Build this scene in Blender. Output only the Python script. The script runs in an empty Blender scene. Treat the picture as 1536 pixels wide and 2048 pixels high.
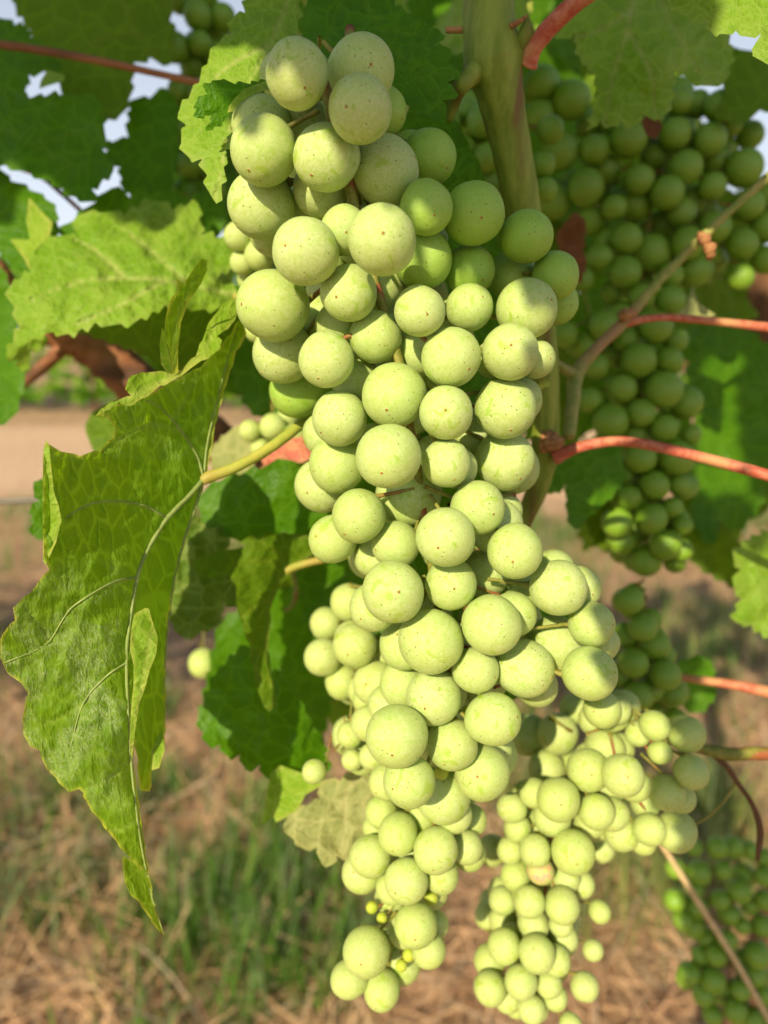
import bpy, math, random
import numpy as np
from mathutils import Vector, Matrix, Euler, noise
from mathutils.geometry import delaunay_2d_cdt

sc = bpy.context.scene
COL = sc.collection
random.seed(7)
RNG = np.random.default_rng(7)
rad = math.radians

# ------------------------------------------------------------------ camera
FPX = 1479.1                      # focal length in photo pixels (2048 high)
PITCH = rad(-14)
CAM_H = 1.05
cam_d = bpy.data.cameras.new('camera')
cam = bpy.data.objects.new('camera', cam_d)
COL.objects.link(cam)
cam.location = (0, 0, CAM_H)
cam.rotation_euler = (rad(90) + PITCH, 0, 0)
cam_d.sensor_fit = 'VERTICAL'
cam_d.sensor_height = 36
cam_d.lens = 26
cam_d.clip_start = 0.01
cam_d.clip_end = 600
cam_d.dof.use_dof = True
cam_d.dof.focus_distance = 0.174
cam_d.dof.aperture_fstop = 9.6
cam_d.dof.aperture_blades = 0
sc.camera = cam
CR = Euler((rad(90) + PITCH, 0, 0)).to_matrix()
CRN = np.array(CR)

# ------------------------------------------------------------------ light
L_cam = Vector((-0.36, 0.33, 1.0)).normalized()
L = (CR @ L_cam).normalized()                 # direction towards the sun
sun_el = math.asin(L.z)
sun_az = math.atan2(L.x, L.y)                 # clockwise from +Y
world = bpy.data.worlds.new('World')
sc.world = world
world.use_nodes = True
wn = world.node_tree
bg = wn.nodes['Background']
sky = wn.nodes.new('ShaderNodeTexSky')
sky.sky_type = 'NISHITA'
sky.sun_disc = False
sky.sun_elevation = sun_el
sky.sun_rotation = sun_az
sky.air_density = 1.0
sky.dust_density = 1.5
# thin bright haze low over the horizon, all the way round
_tc = wn.nodes.new('ShaderNodeTexCoord')
_sp = wn.nodes.new('ShaderNodeSeparateXYZ')
wn.links.new(_tc.outputs['Generated'], _sp.inputs[0])
_mr = wn.nodes.new('ShaderNodeMapRange')
_mr.inputs['From Min'].default_value = 0.05
_mr.inputs['From Max'].default_value = 0.75
_mr.inputs['To Min'].default_value = 0.72
_mr.inputs['To Max'].default_value = 0.0
wn.links.new(_sp.outputs[2], _mr.inputs['Value'])
_mx = wn.nodes.new('ShaderNodeMix')
_mx.data_type = 'RGBA'
wn.links.new(_mr.outputs[0], _mx.inputs[0])
wn.links.new(sky.outputs[0], _mx.inputs[6])
_mx.inputs[7].default_value = (12.3, 13.0, 14.6, 1)
wn.links.new(_mx.outputs[2], bg.inputs[0])
bg.inputs[1].default_value = 0.064
sun_d = bpy.data.lights.new('sun', 'SUN')
sun_d.energy = 4.7
sun_d.angle = rad(0.55)
sun_d.color = (1.0, 0.87, 0.61)
sun = bpy.data.objects.new('sun', sun_d)
COL.objects.link(sun)
sun.rotation_euler = L.to_track_quat('Z', 'Y').to_euler()
sun.location = (0, -3, 4)

sc.view_settings.view_transform = 'Standard'
sc.view_settings.look = 'None'
sc.view_settings.exposure = 0.48
sc.view_settings.gamma = 1
sc.render.engine = 'CYCLES'
sc.cycles.use_denoising = True
sc.cycles.max_bounces = 10
sc.cycles.diffuse_bounces = 5
sc.cycles.transmission_bounces = 6
sc.cycles.sample_clamp_indirect = 6


# ------------------------------------------------------------------ helpers
def W(px, py, d):
    """point d metres in front of the lens, seen at photo pixel (px, py)"""
    v = CR @ Vector(((px - 768) * d / FPX, (1024 - py) * d / FPX, -d))
    return Vector((v.x, v.y, v.z + CAM_H))


def Wn(px, py, d):
    v = np.stack([(px - 768) * d / FPX, (1024 - py) * d / FPX, -d], -1)
    v = v @ CRN.T
    v[..., 2] += CAM_H
    return v


def mesh_from(name, verts, faces, mats, smooth=True, midx=None):
    me = bpy.data.meshes.new(name)
    me.from_pydata([tuple(v) for v in verts], [], [tuple(f) for f in faces])
    for m in mats:
        me.materials.append(m)
    if midx is not None:
        me.polygons.foreach_set('material_index', np.array(midx, dtype=np.int32))
    if smooth:
        me.polygons.foreach_set('use_smooth', [True] * len(me.polygons))
    me.update()
    return me


def link(name, me, parent=None, loc=None):
    o = bpy.data.objects.new(name, me)
    COL.objects.link(o)
    if parent is not None:
        o.parent = parent
        # meshes are written in world coordinates: cancel the parent's offset
        o.matrix_parent_inverse = Matrix.Translation(parent.location).inverted()
    if loc is not None:
        o.location = loc
    return o


def empty(name, loc, label, cat, group=None):
    o = bpy.data.objects.new(name, None)
    o.empty_display_size = 0.01
    COL.objects.link(o)
    o.location = loc
    tag(o, label, cat, group)
    return o


def tag(o, label=None, cat=None, group=None, kind=None):
    if label:
        o['label'] = label
    if cat:
        o['category'] = cat
    if group:
        o['group'] = group
    if kind:
        o['kind'] = kind
    return o


def catmull(P, n):
    P = np.asarray(P, float)
    if len(P) < 3:
        t = np.linspace(0, 1, n)[:, None]
        return P[0] * (1 - t) + P[-1] * t
    Q = np.vstack([2 * P[0] - P[1], P, 2 * P[-1] - P[-2]])
    segs = len(P) - 1
    out = []
    for u in np.linspace(0, segs - 1e-6, n):
        i = int(u)
        t = u - i
        a, b, c, d = Q[i], Q[i + 1], Q[i + 2], Q[i + 3]
        out.append(0.5 * ((2 * b) + (-a + c) * t + (2 * a - 5 * b + 4 * c - d) * t * t + (-a + 3 * b - 3 * c + d) * t ** 3))
    return np.array(out)


def tube_mesh(name, pts, radii, mat, seg=10, n=None, ridge=0.0, ridges=6, wob=0.0, seed=0):
    """pts: list of world points, radii: one per point"""
    n = n or max(8, len(pts) * 6)
    data = np.hstack([np.array([tuple(p) for p in pts], float), np.array(radii, float)[:, None]])
    D = catmull(data, n)
    P = D[:, :3]
    R = np.maximum(D[:, 3], 1e-5)
    T = np.gradient(P, axis=0)
    T /= np.linalg.norm(T, axis=1)[:, None] + 1e-12
    up = np.array([0.13, 0.2, 0.97])
    if abs(T[0] @ up) > 0.9:
        up = np.array([0.97, 0.2, 0.13])
    nrm = np.cross(T[0], up)
    nrm /= np.linalg.norm(nrm)
    verts = []
    for i in range(n):
        nrm = nrm - T[i] * (nrm @ T[i])
        nrm /= np.linalg.norm(nrm)
        b = np.cross(T[i], nrm)
        for k in range(seg):
            a = 2 * math.pi * k / seg
            r = R[i] * (1 + ridge * math.cos(ridges * a))
            if wob:
                r *= 1 + wob * noise.noise(Vector((math.cos(a) * 1.3 + seed * 7, math.sin(a) * 1.3, i * 0.35)))
            verts.append(P[i] + r * (math.cos(a) * nrm + math.sin(a) * b))
    faces = []
    for i in range(n - 1):
        for k in range(seg):
            k2 = (k + 1) % seg
            faces.append((i * seg + k, i * seg + k2, (i + 1) * seg + k2, (i + 1) * seg + k))
    faces.append(tuple(range(seg - 1, -1, -1)))
    faces.append(tuple((n - 1) * seg + k for k in range(seg)))
    me = mesh_from(name, verts, faces, [mat])
    uvl = me.attributes.new('along', 'FLOAT', 'POINT')
    uvl.data.foreach_set('value', np.repeat(np.linspace(0, 1, n), seg).astype(np.float32))
    return me


def pxtube(name, pp, mat, parent=None, **kw):
    """pp: (px, py, depth, thickness in px) control points"""
    pts = [W(a, b, d) for a, b, d, t in pp]
    rr = [t * 0.5 * d / FPX for a, b, d, t in pp]
    return link(name, tube_mesh(name, pts, rr, mat, **kw), parent)


# ------------------------------------------------------------------ materials
def new_mat(name):
    m = bpy.data.materials.new(name)
    m.use_nodes = True
    nt = m.node_tree
    for n in list(nt.nodes):
        nt.nodes.remove(n)
    out = nt.nodes.new('ShaderNodeOutputMaterial')
    return m, nt, out


class NB:
    def __init__(self, nt):
        self.nt = nt

    def node(self, t, **kw):
        n = self.nt.nodes.new(t)
        for k, v in kw.items():
            setattr(n, k, v)
        return n

    def put(self, sock, v):
        if isinstance(v, bpy.types.NodeSocket):
            self.nt.links.new(v, sock)
        elif v is not None:
            if isinstance(v, (tuple, list)) and len(v) == 3 and sock.type == 'RGBA':
                v = (*v, 1)
            sock.default_value = v

    def noise(self, vec, scale, detail=3, rough=0.5, dist=0.0, out='Fac'):
        n = self.node('ShaderNodeTexNoise')
        self.put(n.inputs['Vector'], vec)
        n.inputs['Scale'].default_value = scale
        n.inputs['Detail'].default_value = detail
        n.inputs['Roughness'].default_value = rough
        n.inputs['Distortion'].default_value = dist
        return n.outputs[out]

    def ramp(self, fac, a, b, c0=(0, 0, 0), c1=(1, 1, 1)):
        n = self.node('ShaderNodeMapRange', interpolation_type='SMOOTHSTEP')
        self.put(n.inputs['Value'], fac)
        n.inputs['From Min'].default_value = a
        n.inputs['From Max'].default_value = b
        return n.outputs['Result']

    def mix(self, fac, a, b, mode='MIX'):
        n = self.node('ShaderNodeMix', data_type='RGBA', blend_type=mode)
        self.put(n.inputs[0], fac)
        self.put(n.inputs[6], a)
        self.put(n.inputs[7], b)
        return n.outputs[2]

    def math(self, op, a, b=None, c=None, clamp=False):
        n = self.node('ShaderNodeMath', operation=op)
        n.use_clamp = clamp
        self.put(n.inputs[0], a)
        if b is not None:
            self.put(n.inputs[1], b)
        if c is not None:
            self.put(n.inputs[2], c)
        return n.outputs[0]

    def vmath(self, op, a, b=None):
        n = self.node('ShaderNodeVectorMath', operation=op)
        self.put(n.inputs[0], a)
        if b is not None:
            self.put(n.inputs[1], b)
        return n.outputs[0]

    def bump(self, h, dist, strength=1.0, normal=None):
        n = self.node('ShaderNodeBump')
        n.inputs['Strength'].default_value = strength
        n.inputs['Distance'].default_value = dist
        self.put(n.inputs['Height'], h)
        if normal is not None:
            self.put(n.inputs['Normal'], normal)
        return n.outputs[0]


def berry_mat(name, skin=(0.33, 0.50, 0.010), bloom=(0.56, 0.62, 0.29), bloom_amt=0.66, blush=None, dots=True, sss=0.8, scale=0.0040):
    """translucent green skin under a patchy coat of pale wax"""
    m, nt, out = new_mat(name)
    b = NB(nt)
    tc = b.node('ShaderNodeTexCoord')
    oi = b.node('ShaderNodeObjectInfo')
    off = b.node('ShaderNodeCombineXYZ')
    b.put(off.inputs[0], b.math('MULTIPLY', oi.outputs['Random'], 37.0))
    b.put(off.inputs[1], b.math('MULTIPLY', oi.outputs['Random'], 91.0))
    v = b.vmath('ADD', tc.outputs['Object'], off.outputs[0])
    n1 = b.noise(v, 1.5, 3, 0.55, 1.0)
    n2 = b.noise(v, 5.5, 9, 0.84, 1.2)
    n3 = b.noise(b.vmath('MULTIPLY', v, (1, 1, 0.55)), 9.5, 7, 0.85, 2.4)
    # places rubbed clean, with crisp edges
    clean = b.ramp(b.math('MULTIPLY_ADD', n2, 0.25, n1), 0.735, 0.80)
    w = b.math('ADD', b.math('MULTIPLY', b.ramp(n2, 0.43, 0.55), 0.45), b.math('MULTIPLY', b.ramp(n3, 0.46, 0.53), 0.55))
    fl = b.node('ShaderNodeTexVoronoi', feature='DISTANCE_TO_EDGE')
    fl.inputs['Scale'].default_value = 5.0
    wv = b.noise(v, 7.0, 4, 0.7, 0, 'Color')
    b.put(fl.inputs['Vector'], b.vmath('ADD', v, b.vmath('MULTIPLY', wv, (0.5, 0.5, 0.5))))
    flake = b.math('MULTIPLY', b.math('SUBTRACT', 1.0, b.ramp(fl.outputs['Distance'], 0.0, 0.05)), b.ramp(n1, 0.42, 0.55))
    w = b.math('MULTIPLY_ADD', flake, 0.30, w)
    w = b.math('MULTIPLY_ADD', w, 0.82, 0.16)
    w = b.math('MULTIPLY', w, b.math('SUBTRACT', 1.0, b.math('MULTIPLY', clean, 0.75)))
    wax = b.math('MULTIPLY', w, b.math('MULTIPLY_ADD', oi.outputs['Random'], 0.25, bloom_amt), clamp=True)
    wax = b.math('ADD', wax, 0.08)
    hue = b.mix(b.noise(v, 1.3, 1), (skin[0] * 1.14, skin[1] * 0.97, skin[2]), (skin[0] * 0.80, skin[1] * 0.97, skin[2] * 1.1))
    if blush:
        hue = b.mix(b.ramp(b.noise(v, 1.6, 2), 0.42, 0.62), hue, blush)
    if dots:
        vo = b.node('ShaderNodeTexVoronoi', feature='F1')
        b.put(vo.inputs['Vector'], v)
        vo.inputs['Scale'].default_value = 6.5
        sep = b.node('ShaderNodeSeparateColor')
        b.put(sep.inputs[0], vo.outputs['Color'])
        d = b.math('LESS_THAN', vo.outputs['Distance'], 0.17)
        d = b.math('MULTIPLY', d, b.math('GREATER_THAN', sep.outputs[0], 0.74))
        d = b.math('MULTIPLY', d, 0.8)
        hue = b.mix(d, hue, (0.12, 0.055, 0.01))
        bloom = b.mix(d, bloom, (0.16, 0.085, 0.02))
    hgt = b.math('ADD', b.math('MULTIPLY', n2, 0.8), b.math('MULTIPLY', n3, 0.6))
    nor = b.bump(hgt, 0.00030, 0.7)
    p = b.node('ShaderNodeBsdfPrincipled')
    b.put(p.inputs['Base Color'], b.mix(b.math('MULTIPLY', w, 0.15), hue, bloom))
    p.inputs['Roughness'].default_value = 0.36
    p.inputs['Specular IOR Level'].default_value = 0.45
    p.inputs['Subsurface Weight'].default_value = sss
    p.inputs['Subsurface Radius'].default_value = (1.0, 0.95, 0.10)
    p.inputs['Subsurface Scale'].default_value = scale
    b.put(p.inputs['Normal'], nor)
    q = b.node('ShaderNodeBsdfPrincipled')
    b.put(q.inputs['Base Color'], bloom)
    q.inputs['Roughness'].default_value = 0.43
    q.inputs['Specular IOR Level'].default_value = 0.5
    b.put(q.inputs['Normal'], nor)
    mx = b.node('ShaderNodeMixShader')
    b.put(mx.inputs[0], wax)
    nt.links.new(p.outputs[0], mx.inputs[1])
    nt.links.new(q.outputs[0], mx.inputs[2])
    nt.links.new(mx.outputs[0], out.inputs[0])
    return m


def simple_mat(name, c0, c1, scale=300, rough=0.55, bump=0.0002, detail=5, sss=0.0, c2=None, s2=40, stretch=None, trans=None, world_co=True):
    m, nt, out = new_mat(name)
    b = NB(nt)
    if world_co:
        g = b.node('ShaderNodeNewGeometry')
        v = g.outputs['Position']
    else:
        v = b.node('ShaderNodeTexCoord').outputs['Object']
    if stretch:
        v = b.vmath('MULTIPLY', v, stretch)
    n = b.noise(v, scale, detail, 0.65)
    col = b.mix(b.ramp(n, 0.34, 0.66), c0, c1)
    if c2:
        col = b.mix(b.ramp(b.noise(v, s2, 3), 0.48, 0.66), col, c2)
    p = b.node('ShaderNodeBsdfPrincipled')
    b.put(p.inputs['Base Color'], col)
    p.inputs['Roughness'].default_value = rough
    p.inputs['Specular IOR Level'].default_value = 0.35
    if sss:
        p.inputs['Subsurface Weight'].default_value = sss
        p.inputs['Subsurface Radius'].default_value = (1, 0.5, 0.2)
        p.inputs['Subsurface Scale'].default_value = 0.001
    if bump:
        b.put(p.inputs['Normal'], b.bump(n, bump, 0.8))
    if trans:
        t = b.node('ShaderNodeBsdfTranslucent')
        b.put(t.inputs[0], trans)
        mx = b.node('ShaderNodeMixShader')
        mx.inputs[0].default_value = 0.45
        nt.links.new(p.outputs[0], mx.inputs[1])
        nt.links.new(t.outputs[0], mx.inputs[2])
        nt.links.new(mx.outputs[0], out.inputs[0])
    else:
        nt.links.new(p.outputs[0], out.inputs[0])
    return m


def leaf_mat(name, c0, c1, vein, trans, tmix=0.42, rough=0.5, cell=(46, 46, 46), edge=None, bump=0.0006, spots=None, fuzz=0.0, netw=0.10, netmix=0.5, edge_k=0.0, spec=0.22):
    """leaf lamina: colour, network of fine veins (relief and tint), translucency"""
    m, nt, out = new_mat(name)
    b = NB(nt)
    at = b.node('ShaderNodeAttribute', attribute_name='luv')
    uv = at.outputs['Vector']
    oi = b.node('ShaderNodeObjectInfo')
    wob = b.noise(uv, 7.0, 3, 0.5, 0, 'Color')
    uvd = b.vmath('ADD', uv, b.vmath('MULTIPLY', b.vmath('SUBTRACT', wob, (0.5, 0.5, 0.5)), (0.05, 0.05, 0.05)))
    v1 = b.node('ShaderNodeTexVoronoi', feature='DISTANCE_TO_EDGE')
    v1.inputs['Scale'].default_value = 1
    b.put(v1.inputs['Vector'], b.vmath('MULTIPLY', uvd, cell))
    v2 = b.node('ShaderNodeTexVoronoi', feature='DISTANCE_TO_EDGE')
    v2.inputs['Scale'].default_value = 1
    b.put(v2.inputs['Vector'], b.vmath('MULTIPLY', uvd, tuple(c * 3.1 for c in cell)))
    net = b.math('SUBTRACT', 1.0, b.ramp(v1.outputs['Distance'], 0.0, netw))
    net2 = b.math('SUBTRACT', 1.0, b.ramp(v2.outputs['Distance'], 0.0, 0.16))
    main = b.node('ShaderNodeAttribute', attribute_name='vein').outputs['Fac']
    big = b.noise(uv, 5.0, 4, 0.6)
    col = b.mix(b.ramp(big, 0.3, 0.7), c0, c1)
    col = b.mix(b.math('MULTIPLY', net2, 0.22), col, vein)
    col = b.mix(b.math('MULTIPLY', net, netmix), col, vein)
    col = b.mix(b.math('MULTIPLY', main, 0.85), col, vein)
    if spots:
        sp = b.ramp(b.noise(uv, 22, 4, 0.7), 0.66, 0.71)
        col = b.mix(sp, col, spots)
    if edge:
        e = b.node('ShaderNodeAttribute', attribute_name='edge').outputs['Fac']
        e = b.math('MULTIPLY', e, b.math('MULTIPLY_ADD', b.ramp(b.noise(uv, 14, 2), 0.35, 0.65), 0.6 + 0.3 * edge_k, edge_k * 0.35 - 0.05), clamp=True)
        col = b.mix(e, col, edge)
    if fuzz:
        # short pale hairs between the veins, paled as if grazing sun lit them
        st = b.noise(b.vmath('MULTIPLY', uv, (1, 0.5, 1)), 120, 5, 0.85, 2.5)
        area = b.ramp(b.noise(uv, 11, 3, 0.6, 0.5), 0.40, 0.56)
        f = b.math('MULTIPLY', b.ramp(st, 0.46, 0.58), area)
        fa = b.node('ShaderNodeAttribute', attribute_name='fuzz').outputs['Fac']
        col = b.mix(b.math('MULTIPLY', b.math('MULTIPLY', f, fa), fuzz), col, (0.62, 0.68, 0.40))
    p = b.node('ShaderNodeBsdfPrincipled')
    b.put(p.inputs['Base Color'], col)
    p.inputs['Roughness'].default_value = rough
    p.inputs['Specular IOR Level'].default_value = spec
    dome = b.ramp(v1.outputs['Distance'], 0.0, 0.45)
    h = b.math('ADD', dome, b.math('MULTIPLY', b.ramp(v2.outputs['Distance'], 0, 0.3), 0.25))
    h = b.math('ADD', h, b.math('MULTIPLY', b.noise(uv, 260, 3, 0.6), 0.25))
    nor = b.bump(h, bump, 0.9)
    b.put(p.inputs['Normal'], nor)
    t = b.node('ShaderNodeBsdfTranslucent')
    tcol = b.mix(b.math('MULTIPLY', net, 0.45), trans, tuple(min(1, c * 1.9) for c in trans))
    tcol = b.mix(b.math('MULTIPLY', main, 0.6), tcol, vein)
    if edge:
        tcol = b.mix(e, tcol, edge)
    b.put(t.inputs[0], tcol)
    b.put(t.inputs['Normal'], nor)
    mx = b.node('ShaderNodeMixShader')
    mx.inputs[0].default_value = tmix
    nt.links.new(p.outputs[0], mx.inputs[1])
    nt.links.new(t.outputs[0], mx.inputs[2])
    nt.links.new(mx.outputs[0], out.inputs[0])
    return m


M = {}
M['berry'] = berry_mat('berry_skin')
M['berry_far'] = berry_mat('berry_skin_green_shaded', skin=(0.165, 0.315, 0.003), bloom=(0.24, 0.38, 0.055), bloom_amt=0.30, sss=0.4)  # greener skin, also darkened to carry the shade of the far bunches
M['berry_pale'] = berry_mat('berry_skin_pale', skin=(0.35, 0.50, 0.014), bloom=(0.56, 0.61, 0.28), bloom_amt=0.60)
M['berry_green'] = berry_mat('berry_skin_clean_green', skin=(0.25, 0.46, 0.006), bloom=(0.46, 0.60, 0.16), bloom_amt=0.26)
M['berry_pink'] = berry_mat('berry_skin_pink', blush=(0.66, 0.20, 0.13), bloom=(0.68, 0.55, 0.32), bloom_amt=0.35)
M['berry_tiny'] = berry_mat('tiny_berry_skin', skin=(0.42, 0.50, 0.03), bloom=(0.5, 0.58, 0.08), bloom_amt=0.3, dots=False)
M['scar'] = simple_mat('scar', (0.22, 0.10, 0.02), (0.42, 0.22, 0.05), 2500, 0.7)
M['stem'] = simple_mat('cluster_stem_bark', (0.15, 0.17, 0.02), (0.28, 0.25, 0.05), 500, 0.6, c2=(0.28, 0.085, 0.03), s2=160)
M['cane'] = simple_mat('green_cane_bark', (0.16, 0.215, 0.018), (0.27, 0.32, 0.045), 260, 0.6, bump=0.0004, c2=(0.16, 0.10, 0.02), s2=110, stretch=(1, 1, 0.13), detail=7)
M['lateral'] = simple_mat('lateral_shoot_bark', (0.20, 0.24, 0.04), (0.34, 0.30, 0.08), 300, 0.55, c2=(0.34, 0.18, 0.09), s2=14)
M['red'] = simple_mat('red_leaf_stalk', (0.42, 0.075, 0.04), (0.55, 0.19, 0.11), 420, 0.55, bump=0.0004, sss=0.1, c2=(0.52, 0.25, 0.11), s2=60)
M['stalk'] = simple_mat('yellow_green_stalk', (0.30, 0.36, 0.05), (0.44, 0.42, 0.08), 160, 0.5, sss=0.3, c2=(0.36, 0.28, 0.06), s2=24)
M['brown'] = simple_mat('old_cane_bark', (0.17, 0.062, 0.024), (0.36, 0.15, 0.07), 60, 0.75, bump=0.002, c2=(0.09, 0.04, 0.02), s2=30, stretch=(0.5, 1, 2.0), detail=8)
M['dark_bark'] = simple_mat('old_trunk_bark', (0.10, 0.045, 0.02), (0.24, 0.12, 0.06), 45, 0.85, bump=0.004, stretch=(1, 1, 0.15), detail=8)
M['dry'] = simple_mat('dry_scale', (0.24, 0.10, 0.035), (0.46, 0.22, 0.09), 900, 0.75)
M['wire'] = simple_mat('weathered_wire', (0.10, 0.095, 0.085), (0.20, 0.17, 0.13), 400, 0.45)
M['straw'] = simple_mat('dry_straw', (0.52, 0.36, 0.17), (0.68, 0.50, 0.26), 220, 0.6)
M['hero'] = leaf_mat('leaf_underside_pale', (0.125, 0.25, 0.006), (0.175, 0.31, 0.011), (0.30, 0.44, 0.05), (0.31, 0.53, 0.002), tmix=0.55, rough=0.55, cell=(38, 15, 20), edge=(0.60, 0.60, 0.06), bump=0.0005, fuzz=0.75, netw=0.12, netmix=0.32, edge_k=1.0)  # bright yellow edge colour paints in the rim light
M['flap'] = leaf_mat('leaf_fold_upper', (0.18, 0.33, 0.012), (0.25, 0.40, 0.025), (0.40, 0.48, 0.09), (0.27, 0.46, 0.01), tmix=0.35, cell=(18, 18, 18), edge=(0.58, 0.50, 0.13), netmix=0.2)
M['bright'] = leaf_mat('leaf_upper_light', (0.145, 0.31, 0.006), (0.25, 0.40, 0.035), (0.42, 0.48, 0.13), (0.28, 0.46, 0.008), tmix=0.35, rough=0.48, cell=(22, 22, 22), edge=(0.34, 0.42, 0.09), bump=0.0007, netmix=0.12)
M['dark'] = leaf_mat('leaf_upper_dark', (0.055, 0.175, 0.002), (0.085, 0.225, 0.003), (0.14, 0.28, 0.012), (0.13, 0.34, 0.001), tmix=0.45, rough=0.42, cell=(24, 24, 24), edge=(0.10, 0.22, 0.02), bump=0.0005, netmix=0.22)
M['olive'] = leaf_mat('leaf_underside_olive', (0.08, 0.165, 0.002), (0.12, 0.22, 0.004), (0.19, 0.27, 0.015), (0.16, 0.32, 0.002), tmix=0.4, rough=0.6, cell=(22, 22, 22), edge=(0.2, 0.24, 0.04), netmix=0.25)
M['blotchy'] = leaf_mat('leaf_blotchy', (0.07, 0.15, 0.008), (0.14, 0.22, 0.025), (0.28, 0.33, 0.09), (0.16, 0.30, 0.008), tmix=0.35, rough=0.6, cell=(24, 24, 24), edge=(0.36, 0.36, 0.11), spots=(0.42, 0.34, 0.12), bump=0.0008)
M['pale'] = leaf_mat('leaf_underside_faded', (0.25, 0.30, 0.09), (0.38, 0.40, 0.15), (0.48, 0.46, 0.20), (0.34, 0.36, 0.05), tmix=0.35, rough=0.65, cell=(20, 20, 20), edge=(0.46, 0.42, 0.14), spots=(0.46, 0.36, 0.15), bump=0.0007)
M['deadleaf'] = leaf_mat('leaf_dead_brown', (0.16, 0.055, 0.018), (0.24, 0.09, 0.035), (0.3, 0.14, 0.06), (0.36, 0.12, 0.03), tmix=0.3, cell=(20, 20, 20), edge=(0.3, 0.15, 0.06), netmix=0.15)
M['redleaf'] = leaf_mat('leaf_turning_red', (0.66, 0.07, 0.07), (0.74, 0.20, 0.16), (0.7, 0.5, 0.2), (0.6, 0.12, 0.05), tmix=0.35, edge=(0.6, 0.4, 0.2), spots=(0.55, 0.5, 0.12))


# ------------------------------------------------------------------ berries
def berry_mesh(seed, lvl=1.0, mats=None):
    """near-round grape, stylar scar at -Z"""
    seg = int(40 * lvl)
    th = [0.0]
    for t in (0.022, 0.045, 0.062, 0.09, 0.14) if lvl >= 1 else (0.05, 0.09):
        th.append(t)
    n = int(22 * lvl)
    th += [0.14 + (math.pi - 0.14) * i / n for i in range(1, n + 1)] if lvl >= 1 else [0.09 + (math.pi - 0.09) * i / n for i in range(1, n + 1)]
    verts = []
    rings = []
    ox = seed * 13.7
    for t in th:
        cnt = 1 if (t == 0 or t > math.pi - 1e-6) else seg
        ring = []
        for k in range(cnt):
            a = 2 * math.pi * k / seg
            d = Vector((math.sin(t) * math.cos(a), math.sin(t) * math.sin(a), -math.cos(t)))
            r = 1 + 0.050 * noise.noise(d * 0.9 + Vector((ox, 0, 0))) + 0.008 * noise.noise(d * 2.6 + Vector((0, ox, 0)))
            # slight dimple round the scar, nub in the middle
            if lvl >= 1:
                if t < 0.03:
                    r += 0.026
                elif t < 0.05:
                    r += 0.014 + 0.008 * noise.noise(Vector((a * 2, seed, 0)))
                r -= 0.010 * math.exp(-(t / 0.12) ** 2)
            sh = 1.03 if d.z < 0 else 1.05
            ring.append(len(verts))
            verts.append((d.x * r, d.y * r, d.z * r * sh))
        rings.append(ring)
    faces, mi = [], []
    for i in range(len(rings) - 1):
        A, B = rings[i], rings[i + 1]
        scar = 1 if th[i + 1] <= 0.05 else 0
        for k in range(seg):
            k2 = (k + 1) % seg
            if len(A) == 1:
                faces.append((A[0], B[k2], B[k]))
            elif len(B) == 1:
                faces.append((A[k], A[k2], B[0]))
            else:
                faces.append((A[k], A[k2], B[k2], B[k]))
            mi.append(scar)
    # orientation: make outward
    return mesh_from('berry', verts, faces, mats, midx=mi)


def berry_set(key):
    return [berry_mesh(s, 1.0, [M[key], M['scar']]) for s in range(4)]


def berry_set_lo(key):
    return [berry_mesh(s, 0.55, [M[key], M['scar']]) for s in range(3)]


BM = {'hi': berry_set('berry'), 'hi_tiny': berry_set('berry_tiny'), 'pale': berry_set('berry_pale')}
BM['green'] = berry_set('berry_green')
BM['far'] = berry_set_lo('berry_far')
BM['pink'] = [berry_mesh(1, 1.0, [M['berry_pink'], M['scar']])]
# one shared unit stalk (0..1 on z), flared at the berry end
_v, _f = [], []
for z, r in ((0, 0.75), (0.35, 0.62), (0.78, 0.8), (0.93, 1.25), (1.0, 1.9)):
    for k in range(7):
        a = 2 * math.pi * k / 7
        _v.append((r * math.cos(a), r * math.sin(a), z))
for i in range(4):
    for k in range(7):
        _f.append((i * 7 + k, i * 7 + (k + 1) % 7, (i + 1) * 7 + (k + 1) % 7, (i + 1) * 7 + k))
PEDICEL = mesh_from('pedicel', _v, _f, [M['stem']])


def place_clusters(grapes, bdepth, squeeze=0.93, placed=None, maxd=9, rmean=55, rk=0.0):
    """grapes front to back: (x, y, r[, extra]); returns centres and radii"""
    placed = placed if placed is not None else []
    res = []
    for g in grapes:
        x, y, r = g[:3]
        d = bdepth(x, y) - (r - rmean) * rk + (g[4] if len(g) > 4 else 0)
        ray = np.array([(x - 768) / FPX, (1024 - y) / FPX, -1.0])
        for it in range(400):
            rr = r * d / FPX
            P = ray * (d + rr * 0.0)
            ok = True
            for (Q, q) in placed:
                if np.sum((P - Q) ** 2) < (squeeze * (rr + q)) ** 2:
                    ok = False
                    break
            if ok or d > maxd:
                break
            d += 0.0004
        placed.append((P, rr))
        res.append((P, rr, g))
    return res


def cam2w(P):
    v = CR @ Vector(P)
    v.z += CAM_H
    return v


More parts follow.
